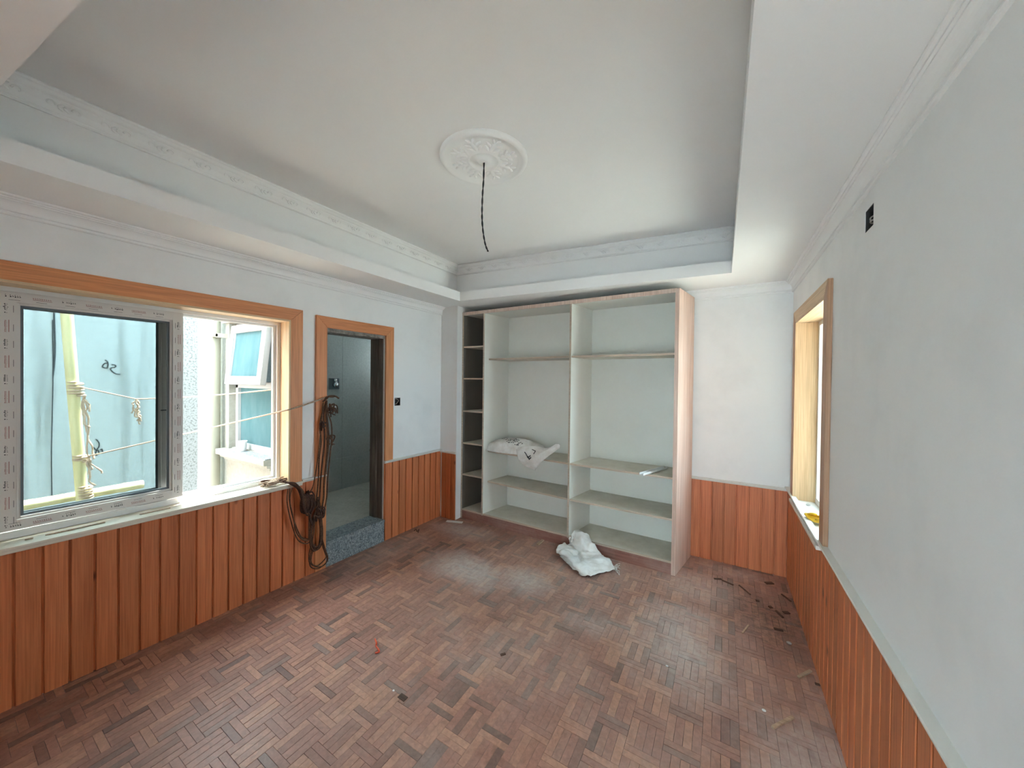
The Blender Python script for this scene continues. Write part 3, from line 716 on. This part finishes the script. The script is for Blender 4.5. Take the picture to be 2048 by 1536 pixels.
def clump(name, center, drops, lab, m=M_ROPEL, r=.006, seed=1):
    rr = random.Random(seed); q = MB()
    for (dx, dz, n) in drops:
        P = [Vector(center)+Vector((rr.uniform(-.01, .01), dx*t+rr.uniform(-.018, .018), -dz*t+rr.uniform(-.012, .012))) for t in [i/n for i in range(n+1)]]
        q.tube(crspline(P, 4), [r*rr.uniform(.8, 1.5) for _ in range(len(crspline(P, 4)))], 6)
    return obj(name, q, m, smooth=True, label=lab, category='rope')
clump('knotted_rope', on((168, 790), 0, PX+.06), [(.02, .30, 7), (.06, .62, 9), (.03, .70, 9), (.05, .15, 5)], 'loose knotted rope ends hanging beside the upright bamboo pole')
clump('knotted_rope', on((272, 800), 0, PX+.1), [(.01, .20, 8), (.02, .22, 8), (-.03, .12, 6), (.03, .24, 9)], 'knotted rope tail hanging from the outdoor line')
clump('knotted_rope', on((176, 918), 0, PX+.06), [(.02, .14, 5), (.09, .16, 5), (.03, .25, 6)], 'frayed rope tail tied low on the upright bamboo pole', seed=5)

# the tangle on the door casing and sill
hang = empty('rope_bundle', HK, label='tangle of brown jute rope hung from the door casing in loops', category='rope')
def strand(pts, off, r=.0046, m=M_ROPE, jit=.004, parent=hang, nm='strand'):
    P = []; sh = Vector((random.uniform(0, .012), random.gauss(0, .012), random.gauss(0, .012)))
    for i, (x, y) in enumerate(pts):
        P.append(ML @ (onl((x, y), .024+off)+sh*min(1., i/2)+Vector((random.uniform(0, .010), random.uniform(-jit, jit), random.uniform(-jit, jit)))))
    return obj(nm, MB().tube(crspline(P, 5), r*1.2, 6), m, parent, True)
Z5 = lambda pts: zc(500, 760, 3.84, pts)
strand(Z5([(560, 168), (580, 140), (600, 118), (640, 122), (672, 135)]), .03, .006)
strand(Z5([(575, 150), (600, 130), (650, 128), (668, 120)]), .035, .005)
for i in range(6):
    x = 560+i*9; strand(Z5([(585, 160), (x-8, 260), (x-20+i*6, 350), (x-15+i*5, 470), (x-25+i*5, 600), (x-40+i*4, 760), (x-45+i*4, 900), (x-50, 1010)]), .014+.006*(i % 3), .005, (M_ROPE, M_ROPED, M_ROPE)[i % 3])
strand(Z5([(560, 170), (545, 300), (520, 450), (500, 620), (470, 800), (445, 860)]), .02, .004, M_ROPE)
for k, (cx, cy) in enumerate(((630, 215), (560, 345), (612, 455), (625, 225))):
    for j in range(4):
        a = j*1.5+k; strand(Z5([(cx-25, cy-10), (cx+18*math.cos(a), cy+20*math.sin(a)), (cx+30*math.cos(a+1.2), cy+30*math.sin(a+1.2)), (cx-5+10*j, cy+40)]), .03, .0042, M_ROPED if k % 2 else M_ROPE)
# from the sill over the edge
for i in range(7):
    s = i*7
    strand(Z5([(240+s, 770+i*3), (310+s, 795), (360+s, 830), (385+s*.9, 900), (400+s*.8, 980), (430+s*.4, 1020)]), .03+.004*i, .0055, (M_ROPED, M_ROPE)[i % 2])
for i in range(9):
    strand(Z5([(400+i*5, 900+random.randint(-10, 10)), (380+i*8, 960), (395+i*7, 1010+random.randint(-8, 8)), (440, 990), (450, 930), (430-i*3, 890)]), .035+.004*(i % 4), .006, M_ROPED)
for i in range(3):
    strand(Z5([(290+i*14, 830), (285+i*12, 930), (310+i*10, 1060), (345+i*9, 1170), (380+i*10, 1220), (430+i*6, 1235), (455, 1200), (460, 1080), (450, 960)]), .022+.006*i, .004, M_ROPE)
for i in range(7):
    w = 18+i*6
    strand(Z5([(520, 900+i*10), (515-w*.3, 1010), (500-w*.6, 1100), (480-w*.3, 1200), (470, 1270), (500, 1300), (530+w*.15, 1260), (535+w*.3, 1150), (530+w*.2, 1040), (525, 960)]), .02+.006*(i % 4), .0045, (M_ROPED, M_ROPE)[i % 2])
for i in range(3):
    strand(Z5([(540, 1180), (555+i*6, 1290), (580, 1360+i*6), (545, 1410+i*8), (500, 1435), (455, 1410), (448+i*5, 1350), (470+i*6, 1260)]), .014+.006*i, .004, M_ROPE)
for i in range(5):
    strand(Z5([(500+i*5, 1030), (520, 990), (560, 1000), (565, 1035), (540, 1055), (510, 1040), (500+i*4, 1080)]), .03+.004*i, .005, M_ROPED)
for i in range(4): strand(Z5([(440+i*4, 850), (430+i*5, 890), (470, 880), (490, 940), (470, 985), (455, 1040), (470, 1090)]), .028+.005*i, .005, M_ROPED)
sillr = empty('rope_heap', L3(-2.42, -.02, .81), label='heap of pale frayed rope lying on the window sill corner', category='rope')
rr = random.Random(3)
for i in range(16):
    c = Vector((rr.uniform(-.075, .02), rr.uniform(-2.50, -2.32), .817)); P = []
    for j in range(6): P.append(ML @ (c+Vector((rr.uniform(-.02, .02), rr.uniform(-.05, .06)+(.02*j if i % 2 else 0), rr.uniform(0, .035)))))
    obj('strand', MB().tube(crspline(P, 4), .005, 6), M_ROPEL if i % 4 else M_ROPE, sillr, True)

# sill debris
for k, (x, y, ln, an) in enumerate(((120, 1062, .10, .3), (175, 1045, .13, -.1), (300, 1020, .09, .1), (58, 1080, .03, .6), (330, 1017, .05, .2))):
    c = onl((x, y), -.03); c.z = .811; d_ = Vector((math.sin(an)*.3, math.cos(an), 0))
    obj('wood_shaving', MB(ML).bar(c-d_*ln/2, c+d_*ln/2, .012, .004), M_STICK, label=('flat wood shaving on the sill below the printed sash', 'long curled wood shaving on the left sill', 'wood shaving on the sill near the open half', 'small pale crumb of plaster at the left end of the sill', 'short wood shaving on the sill beside the sash edge')[k], category='wood scrap', group='scraps on the window sill')

# ================================================================== RIGHT WINDOW
y0, y1, z0, z1 = RW
window_2 = empty('window_2', (W, (y0+y1)/2, z0), kind='structure', label='narrow window in a deep pine lining')
casing(window_2, y0, y1, z0, z1, .085, .024, M_LITH, M_CASR, None, W, -1, legs=(HWR, HWR))
q = MB(); q.box((W-.022, y1-.012, z0), (W+.115, y1+.001, z1)); obj('jamb_lining', q, M_LITV, window_2)
q = MB(); q.box((W-.022, y0-.001, z0), (W+.115, y0+.012, z1)); obj('jamb_lining', q, M_LITV, window_2)
q = MB(); q.box((W-.022, y0, z1-.012), (W+.115, y1, z1+.001)); obj('head_lining', q, M_LITH, window_2)
q = MB(); q.box((W-.04, y0-.02, z0-.02), (W+.16, y1+.02, z0+.004)); bevel(obj('window_sill', q, M_CAP, window_2), .003)
q = MB(); frame_rect(q, W+.115, W+.165, y0, y1, z0+.004, z1, .045); bevel(obj('frame', q, M_UPVC, window_2), .003)
obj('pane', MB().box((W+.138, y0+.045, z0+.049), (W+.143, y1-.045, z1-.045)), M_GLASS2, window_2)
yc = on((1636, 1040), 2, z0+.03)
ye = MB(); rr = random.Random(9)
for i in range(9):
    R = Matrix.Rotation(rr.uniform(-.6, .6), 3, 'X') @ Matrix.Rotation(rr.uniform(-3, 3), 3, 'Z'); ye.blob((W+.035+rr.uniform(-.03, .03), yc.y+rr.uniform(-.06, .06), z0+.02+rr.uniform(0, .045)), (.050, .026, .008), 8, 5, R)
obj('plastic_scrap', ye, M_YEL, smooth=True, label='crumpled yellow plastic scrap on the right window sill', category='plastic scrap')
obj('pebble', MB().blob((W+.055, -.42, z0+.012), (.014, .012, .008), 9, 6), M_PEB, smooth=True, label='small grey crumb on the right window sill', category='pebble')

# ================================================================== boxes in the walls
def wallbox(name, M, x0, x1, a, b, c, d, lab, wires, kids=True):
    e = empty(name, (M @ Vector((x0, (a+b)/2, c))) if M else (x0, (a+b)/2, c), label=lab, category='electrical box')
    q = MB(M); t = .003; q.box((x1, a, c), (x1+(t if x1 < x0 else -t), b, d))
    for (p, r_) in (((a, c), (a+t, d)), ((b-t, c), (b, d)), ((a+t, c), (b-t, c+t)), ((a+t, d-t), (b-t, d))): q.box((x1, p[0], p[1]), (x0, r_[0], r_[1]))
    obj('box', q, M_BOXM, e)
    for w in wires:
        P = crspline([((M @ Vector(p)) if M else Vector(p)) for p in w], 5); obj('wire', MB().tube(P, .003, 6), M_WIREG, e, True)
y0, y1, z0, z1 = SWB
wallbox('switch_box', ML, -.001, -.05, y0+.0005, y1-.0005, z0+.0005, z1-.0005, 'open switch box with bare wires in the wall right of the doorway', [[(-.045, y0+.02, z0+.01), (-.01, y0+.03, z0+.02), (-.006, y1-.02, z1-.03), (-.03, y1-.03, z1-.012), (-.04, y0+.02, z1-.015)]])
y0, y1, z0, z1 = HOLE
wallbox('socket_box', None, W+.001, W+.05, y0+.0005, y1-.0005, z0+.0005, z1-.0005, 'dark open conduit box high on the right wall', [[(W+.04, y1-.02, z0+.03), (W+.008, y1-.04, z0+.026), (W+.006, y0+.03, z0+.03), (W+.04, y0+.02, z0+.02)], [(W+.04, y1-.03, z1-.02), (W+.01, y1-.03, z1-.035), (W+.012, y1-.02, z0+.04)]])

# bathroom fittings
def onb(px): p = onl(px, BX); return p
c = onb((668, 768)); e = empty('shower_valve', ML @ c, label='chrome pipe stub on the tiled wall beyond the doorway', category='tap')
obj('plate', MB(ML).box((BX, c.y-.07, c.z-.07), (BX+.006, c.y+.07, c.z+.075)), M_GASK, e)
q = MB(ML); q.tube([(BX, c.y+.01, c.z-.01), (BX+.05, c.y+.01, c.z-.01)], .035, 14); q.tube([(BX, c.y+.005, c.z+.05), (BX+.04, c.y+.005, c.z+.05)], .022, 12); obj('stub', q, M_METAL, e, True)
for px, lab in (((742, 900), 'small chrome outlet low on the tiled wall beyond the doorway'), ((669, 815), 'small chrome outlet behind the hanging ropes')):
    c = onb(px); obj('pipe_outlet', MB(ML).tube([(BX, c.y, c.z), (BX+.025, c.y, c.z), (BX+.03, c.y, c.z)], [.028, .028, .018], 14), M_METAL, smooth=True, label=lab, category='tap')

# ================================================================== CEILING ROSE
rc = on((968, 319), 2, ZC-.004); RR = .262
rose = empty('ceiling_rose', (rc.x, rc.y, ZC), label='round white plaster ceiling rose with leaf relief', category='ceiling rose')
obj('disc', MB().lathe((rc.x, rc.y, ZC), [(RR, 0), (RR, -.010), (RR-.006, -.020), (RR-.018, -.026), (RR-.030, -.024), (RR-.036, -.017), (RR-.048, -.017), (RR-.056, -.011), (.19, -.008), (.12, -.012), (.10, -.016), (.092, -.022), (.085, -.022), (.080, -.015), (.045, -.014), (.040, -.022), (.025, -.026), (.012, -.024), (.0, -.024)], 64), M_GYPS, rose, True)
lf = MB()
for (x, y, l, w_, a) in ((.135, 0, .045, .016, 0), (.115, .026, .030, .011, .7), (.115, -.026, .030, .011, -.7), (.150, .030, .026, .010, 1.0), (.150, -.030, .026, .010, -1.0), (.185, .014, .020, .009, .5), (.185, -.014, .020, .009, -.5)):
    lf.blob((x, y, -.011), (l, w_, .007), 10, 6, Matrix.Rotation(a, 3, 'Z'))
lme = lf.mesh('leaf_relief', True); lme.materials.append(M_GYPS)
for i in range(8):
    o = link('leaf_relief', lme, rose); o.matrix_parent_inverse = Matrix.Identity(4); o.location = (0, 0, 0); o.rotation_euler = (0, 0, i*math.pi/4+.2)
# hanging cable
hd = Vector((_f.x, _f.y, 0)).normalized(); top = Vector((rc.x, rc.y, ZC-.022)); dep0 = (top-CAM).dot(hd)
cab = []
for px in ((969, 338), (967, 360), (965, 390), (964, 420), (964.5, 445), (967, 470), (971, 490), (976, 503)):
    d_ = ray(px); cab.append(CAM+d_*(dep0/d_.dot(hd)))
cab[0] = top; cab = crspline(cab, 10)
e = empty('electric_cable', top, label='twisted black electric cable hanging from the ceiling rose', category='cable')
for s in (0, math.pi):
    P = [p+Vector((math.cos(i*.55+s), math.sin(i*.55+s), 0))*.0028 for i, p in enumerate(cab)]; obj('wire', MB().tube(P, .0030, 6), M_WIRE, e, True)

# ================================================================== WARDROBE
WX0, WX1, WY0, WHT = .2395, 2.5982, -.464, 2.4545
SH = Matrix(((1, .19, 0, -.19*WY0), (-.0118, 1, 0, .0118*WX0), (0, 0, 1, 0), (0, 0, 0, 1)))   # carcass is out of square, as in the photo
SH = Matrix(((1, .185, 0, -.185*WY0), (-.0118, 1, 0, .0118*WX0), (0, 0, 1, 0), (0, 0, 0, 1)))
ward = empty('wardrobe', (1.4, -.25, 0), label='tall built-in open wardrobe carcass with empty shelves', category='wardrobe')
YB = -.045; T = .018
def wp(name, a, b, m, edge=None, lab=None):
    o = obj(name, MB(SH).box(a, b), m, ward)
    if lab: o['label'] = lab
    return o
def front_edge(par, a, b): return obj('edge_strip', MB(SH).box(a, b), M_PLYE, par)
s = wp('side_panel', (WX0, WY0, 0), (WX0+T, YB, WHT-.02), M_GRB); front_edge(s, (WX0, WY0-.003, .0), (WX0+T, WY0, WHT-.02))
s = wp('side_panel', (WX1-T-.012, WY0+.004, 0), (WX1-.006, YB, WHT-.012), M_LAM)
obj('veneer', MB(SH).box((WX1-.006, WY0, 0), (WX1, YB+.03, WHT)), M_PLYP, s)['label'] = 'raw pinkish plywood outer face'
obj('edge_strip', MB(SH).box((WX1-T-.014, WY0-.004, 0), (WX1, WY0+.004, WHT-.004)), M_PLYP, s)
DX1, DX2 = .545, 1.606
for dx in (DX1, DX2):
    s = wp('divider', (dx, WY0+.002, .09), (dx+T, YB, WHT-.03), M_LAM); front_edge(s, (dx, WY0-.001, .09), (dx+T, WY0+.002, WHT-.03))
s = wp('top_panel', (WX0+.0, WY0+.004, WHT-.034), (WX1-T-.012, YB, WHT-.016), M_LAM)
obj('edge_strip', MB(SH).box((WX0, WY0-.006, WHT-.036), (WX1-.016, WY0+.004, WHT-.0)), M_PLYP, s)
wp('back_panel', (WX0+T, YB-.006, .05), (DX1, YB, WHT-.02), M_DKB, lab='dark back of the narrow bay'); wp('back_panel', (DX1, YB-.006, .05), (DX2+T+.19, YB, WHT-.02), M_LAM); wp('back_panel', (DX2+T+.19, YB-.012, .05), (WX1-T, YB-.006, WHT-.02), M_LAM)
wp('plinth', (WX0+.003, WY0+.0, 0), (WX1-T-.014, WY0+.018, .094), M_PLINTH, lab='red-brown plinth board')
def shelf(a, b, z, rec, m=M_SHELF):
    q = MB(SH); ra, rb = rec if isinstance(rec, tuple) else (rec, rec)
    q.add([(a, WY0+ra, z-T), (b, WY0+rb, z-T), (b, YB-.006, z-T), (a, YB-.006, z-T), (a, WY0+ra, z), (b, WY0+rb, z), (b, YB-.006, z), (a, YB-.006, z)], [(0, 3, 2, 1), (4, 5, 6, 7), (0, 1, 5, 4), (1, 2, 6, 5), (2, 3, 7, 6), (3, 0, 4, 7)])
    s = obj('shelf', q, m, ward)
    q = MB(SH); q.add([(a, WY0+ra-.002, z-T), (b, WY0+rb-.002, z-T), (b, WY0+rb, z-T), (a, WY0+ra, z-T), (a, WY0+ra-.002, z), (b, WY0+rb-.002, z), (b, WY0+rb, z), (a, WY0+ra, z)], [(0, 3, 2, 1), (4, 5, 6, 7), (0, 1, 5, 4), (1, 2, 6, 5), (2, 3, 7, 6), (3, 0, 4, 7)]); obj('edge_strip', q, M_PLYE, s)
for z in (1.905, .835, .478): shelf(DX1+T, DX2, z, (.075, .012)); shelf(DX2+T, WX1-T-.012, z, .010)
shelf(DX1+T, DX2, .112, .006); shelf(DX2+T, WX1-T-.012, .112, .006); shelf(WX0+T, DX1, .112, .006)
for z in (2.052, 1.676, 1.289, .907, .531): shelf(WX0+T, DX1, z, .006)

# ================================================================== SACKS, BATTEN, LITTER
def upsample(R, k):
    R = [crspline(r, k) for r in R]; C2 = [crspline([r[i] for r in R], k) for i in range(len(R[0]))]
    return [[C2[j][i] for j in range(len(C2))] for i in range(len(C2[0]))]
def crumple(R, amp, sc, zmin=None, seed=0.):
    out = []
    for i, r in enumerate(R):
        row = []
        for j, p in enumerate(r):
            a = R[min(i+1, len(R)-1)][j]-R[max(i-1, 0)][j]; b = r[min(j+1, len(r)-1)]-r[max(j-1, 0)]; n = a.cross(b)
            n = n.normalized() if n.length > 1e-9 else Vector((0, 0, 1))
            if n.z < 0: n = -n
            q = p*sc+Vector((seed, seed*2, 0)); w = Vector((noise.noise(q*.7), noise.noise(q*.7+Vector((9, 3, 1))), 0))*1.2
            v = (1-2.2*abs(noise.noise(q+w)))*.65+(1-2*abs(noise.noise((q+w)*2.3)))*.3+noise.noise(q*5)*.12
            p = p+n*(v*amp)
            if zmin is not None: p = Vector((p.x, p.y, max(p.z, zmin)))
            row.append(p)
        out.append(row)
    return out
def cloth(name, R, parent, amp, sc, zmin=None, seed=0., k=7, lab=None):
    o = obj(name, MB().grid(crumple(upsample(R, k), amp, sc, zmin, seed)), M_SACK, parent, True)
    if lab: setp(o, lab, 'sack')
    t = o.modifiers.new('cloth', 'SOLIDIFY'); t.thickness = .0025; t.offset = 1.
    return o
def sheet(name, rows, lab, amp, sc):
    return cloth(name, [[on((x, y), 2, h) for x, y, h in row] for row in rows], None, amp, sc, .004, 3.1, 8, lab)
sheet('woven_sack', [
    [(1141, 1084, .10), (1148, 1066, .155), (1158, 1060, .175), (1166, 1068, .165), (1175, 1070, .15)],
    [(1139, 1088, .075), (1146, 1078, .12), (1157, 1076, .145), (1168, 1079, .14), (1176, 1076, .13)],
    [(1134, 1089, .06), (1148, 1088, .085), (1164, 1092, .10), (1180, 1094, .10), (1192, 1096, .09)],
    [(1122, 1090, .055), (1142, 1096, .04), (1165, 1106, .045), (1188, 1108, .05), (1204, 1112, .045)],
    [(1115, 1097, .04), (1133, 1101, .05), (1158, 1115, .03), (1185, 1119, .035), (1209, 1117, .05)],
    [(1115, 1105, .03), (1131, 1110, .055), (1152, 1125, .045), (1182, 1127, .045), (1218, 1120, .045)],
    [(1121, 1112, .012), (1138, 1121, .03), (1157, 1137, .035), (1190, 1138, .03), (1226, 1132, .025)],
    [(1128, 1120, .006), (1145, 1134, .006), (1171, 1154, .006), (1198, 1149, .006), (1229, 1142, .006)]],
    'crumpled white woven sack on the floor against the wardrobe plinth', .030, 11.)
fr = MB()
for i in range(10):
    a = on((1228+random.uniform(-2, 2), 1138+random.uniform(-4, 3), ), 2, .006); b = on((1236+random.uniform(-4, 6), 1132+random.uniform(-6, 20)), 2, .006)
    fr.tube([a, (a+b)/2+Vector((random.uniform(-.02, .02), random.uniform(-.02, .02), .015)), b], .0022, 5)
obj('frayed_threads', fr, M_SACK, smooth=True, label='frayed white threads beside the crumpled floor sack', category='thread', kind='stuff')

# sack lying on the left bay shelf
zs = .837
sk = empty('flour_sack', (1.0, -.30, zs), label='empty printed white sack slumped over the left wardrobe shelf', category='sack')
R = []
nx, ny = 18, 9
for j in range(ny):
    v = j/(ny-1); row = []
    for i in range(nx):
        u = i/(nx-1)
        x = .585+u*.66; y = WY0+.012+v*.27
        hgt = .150*math.sin(math.pi*min(1, v*.80+.12))**.8*(math.sin(math.pi*min(1, u*.80+.09))**.6)
        row.append(Vector((x+.06*(v-.5), y+.05*(1-math.sin(math.pi*min(1, u+.15)))*(1-v), zs+max(.004, hgt if 0 < j < ny-1 and 0 < i < nx-1 else .004))))
    R.append(row)
BAG = crumple(upsample(R, 3), .016, 12., zs+.003, 7.)
q = MB(); q.grid(BAG); q.grid([[Vector((p.x, p.y, zs+.002)) for p in r] for r in BAG])
obj('bag', q, M_SACK, sk, True)
front = WY0-.012
def fl(px, y): return on(px, 1, y)
# hanging mouth of the sack
rows = [[fl((1033, 897), front+.06), fl((1050, 893), front+.05), fl((1075, 893), front+.05), fl((1098, 899), front+.06)],
        [fl((1035, 908), front+.02), fl((1050, 905), front+.0), fl((1074, 902), front+.01), fl((1103, 895), front+.03)],
        [fl((1038, 920), front), fl((1052, 924), front-.015), fl((1072, 913), front-.015), fl((1110, 890), front+.01)],
        [fl((1046, 930), front-.003), fl((1056, 933), front-.012), fl((1074, 922), front-.02), fl((1117, 888), front)],
        [fl((1068, 940), front-.006), fl((1070, 935), front-.014), fl((1082, 924), front-.018), fl((1120, 892), front-.004)],
        [fl((1070, 941), front-.010), fl((1074, 935), front-.02), fl((1088, 920), front-.02), fl((1119, 897), front-.01)]]
cloth('sack_mouth', rows, sk, .006, 25., None, 2., 6)
# dark stencilled print on it
pm = MB()
def dash(p, q_, y, r_=.004): pm.tube([fl(p, y), fl(q_, y)], r_, 4)
for (x, y) in ((1049, 904), (1052, 909), (1054, 913)): dash((x, y), (x+4, y+5), front-.022, .005)
dash((1056, 915), (1061, 911), front-.026, .005); dash((1058, 919), (1062, 915), front-.028, .005); dash((1064, 899), (1071, 902), front-.012, .004); dash((1071, 902), (1067, 908), front-.016, .004)
obj('stencil_print', pm, M_BLACK, sk, kind='stuff')
pm = MB(); ni, nj = len(BAG), len(BAG[0]); rr = random.Random(4)
for l_ in range(5):
    for k in range(11):
        if rr.random() < .15: continue
        u = .22+.035*k+.05*l_; v = .50-.012*k-.07*l_
        i_, j_ = int(v*(ni-1)), int(u*(nj-1))
        if not (1 < i_ < ni-2 and 1 < j_ < nj-2): continue
        p = BAG[i_][j_]; n = (BAG[i_+1][j_]-BAG[i_-1][j_]).cross(BAG[i_][j_+1]-BAG[i_][j_-1]).normalized(); n = n if n.z > 0 else -n
        t = (BAG[i_][j_+1]-BAG[i_][j_-1]).normalized(); b = n.cross(t); Rm = Matrix((t, b, n)).transposed() @ Matrix.Rotation(rr.uniform(.2, 1.2), 3, 'Z')
        pm.blob(p+n*.002, (.014*rr.uniform(.6, 1.2), .0055, .0015), 6, 3, Rm)
obj('stencil_print', pm, M_BLACK, sk, kind='stuff')

# white cable-trunking offcut on the right bay shelf
zb = .837
a = on((1303, 956), 1, -.585); b_ = on((1343, 934), 2, zb+.014); b_ = Vector((2.47, -.18, zb+.004)); a = Vector((2.33, -.60, zb+.010))
q = MB(); dd = (b_-a).normalized(); sx = dd.cross(Vector((0, 0, 1))).normalized(); up = sx.cross(dd)
for (o1, o2, w_, h_) in ((0, .001, .036, .0025), (-.017, .010, .0025, .02), (.017, .010, .0025, .02)): q.bar(a+sx*o1+up*o2, b_+sx*o1+up*o2, w_, h_)
obj('trunking_offcut', q, M_UPVC, label='white plastic trunking offcut resting across the right wardrobe shelf', category='batten')

# floor litter
def flat(name, p, q_, w_, h_, m, lab, cat, grp=None):
    a, b = on(p, 2, h_/2+.001), on(q_, 2, h_/2+.001); a.z = b.z = h_/2+.0008
    return setp(bevel(obj(name, MB().bar(a, b, w_, h_), m), .001, 1), lab, cat, grp)
flat('board_offcut', (893, 1042), (925, 1045), .045, .006, M_CAP, 'thin white board offcut on the floor by the corner pier', 'wood scrap')
flat('wood_block', (1075, 1089), (1086, 1080), .030, .012, M_STICK, 'small pale wood block on the floor before the wardrobe plinth', 'wood scrap')
flat('wood_stick', (1545, 1455), (1586, 1434), .014, .010, M_STICK, 'longer pale stick on the floor near the right wall', 'wood scrap')
flat('wood_stick', (1597, 1354), (1622, 1341), .014, .010, M_STICK, 'shorter pale stick on the floor touching the right dado boards', 'wood scrap')
for k, (p, q_, w_, lab) in enumerate((
    ((1428, 1157), (1443, 1158), .016, 'short dark wood sliver nearest the wardrobe side'), ((1444, 1160), (1467, 1170), .014, 'straight dark wood sliver left of the back corner litter'),
    ((1478, 1170), (1501, 1189), .010, 'thin dark twig slanting across the back corner floor'), ((1531, 1166), (1546, 1166), .030, 'broad dark bark chip below the back wall boards'),
    ((1511, 1200), (1519, 1202), .022, 'small dark bark chip beside the thin twig'), ((1563, 1188), (1582, 1203), .012, 'dark twig lying along the right dado boards'),
    ((1538, 1214), (1544, 1214), .022, 'tiny dark bark chip in the middle of the corner litter'), ((1552, 1221), (1566, 1235), .014, 'crooked dark sliver in the corner litter'),
    ((1567, 1225), (1578, 1225), .026, 'dark bark chip against the right dado boards'), ((1548, 1257), (1566, 1261), .020, 'dark bent bark strip nearest the viewer in the corner litter'),
    ((1485, 1266), (1497, 1250), .010, 'pale brown twig alone on the floor left of the litter'), ((1630, 1367), (1640, 1370), .014, 'dark splinter under the right dado boards beyond the short stick'),
    ((1001, 1310), (1011, 1307), .014, 'tiny black splinter in the middle of the floor'))):
    flat('bark_chip', p, q_, w_, .007, M_STICK if k == 10 else M_BARK, lab, 'wood chip', 'chips on the floor')
for px, r_, lab in (((1578, 1287), .016, 'grey pebble by the right dado boards'), ((787, 1381), .007, 'white plaster crumb on the left half of the floor'), ((1528, 1421), .010, 'pale crumb beside the longer stick'), ((1334, 1332), .008, 'white crumb on the bright part of the floor')):
    c = on(px, 2, .004); obj('plaster_crumb', MB().blob((c.x, c.y, r_*.5), (r_, r_*.8, r_*.5), 8, 5), M_PEB if r_ > .012 else M_CUP, smooth=True, label=lab, category='crumb', group='crumbs on the floor')
P = [on(p, 2, z) for p, z in (((750, 1278), .008), ((753, 1286), .02), ((752, 1292), .008), ((757, 1299), .012), ((758, 1304), .006), ((750, 1306), .006))]
obj('plastic_strip', MB().tube(crspline(P, 5), .005, 6), M_ORNG, smooth=True, label='curled red-orange plastic strip on the parquet', category='plastic scrap')
P = [on(p, 2, z) for p, z in (((828, 1062), .004), ((832, 1058), .02), ((834, 1063), .006), ((838, 1059), .018), ((836, 1065), .004))]
obj('dry_leaf', MB().tube(crspline(P, 4), .005, 5), M_BARK, smooth=True, label='curled dry leaf on the floor right of the granite threshold', category='leaf')
flat('bark_chip', (799, 1390), (812, 1399), .03, .003, M_BARK, 'thin dark flake marking a damaged parquet strip near the white crumb', 'wood chip', 'chips on the floor')  # added flake stands in for a damaged strip of parquet
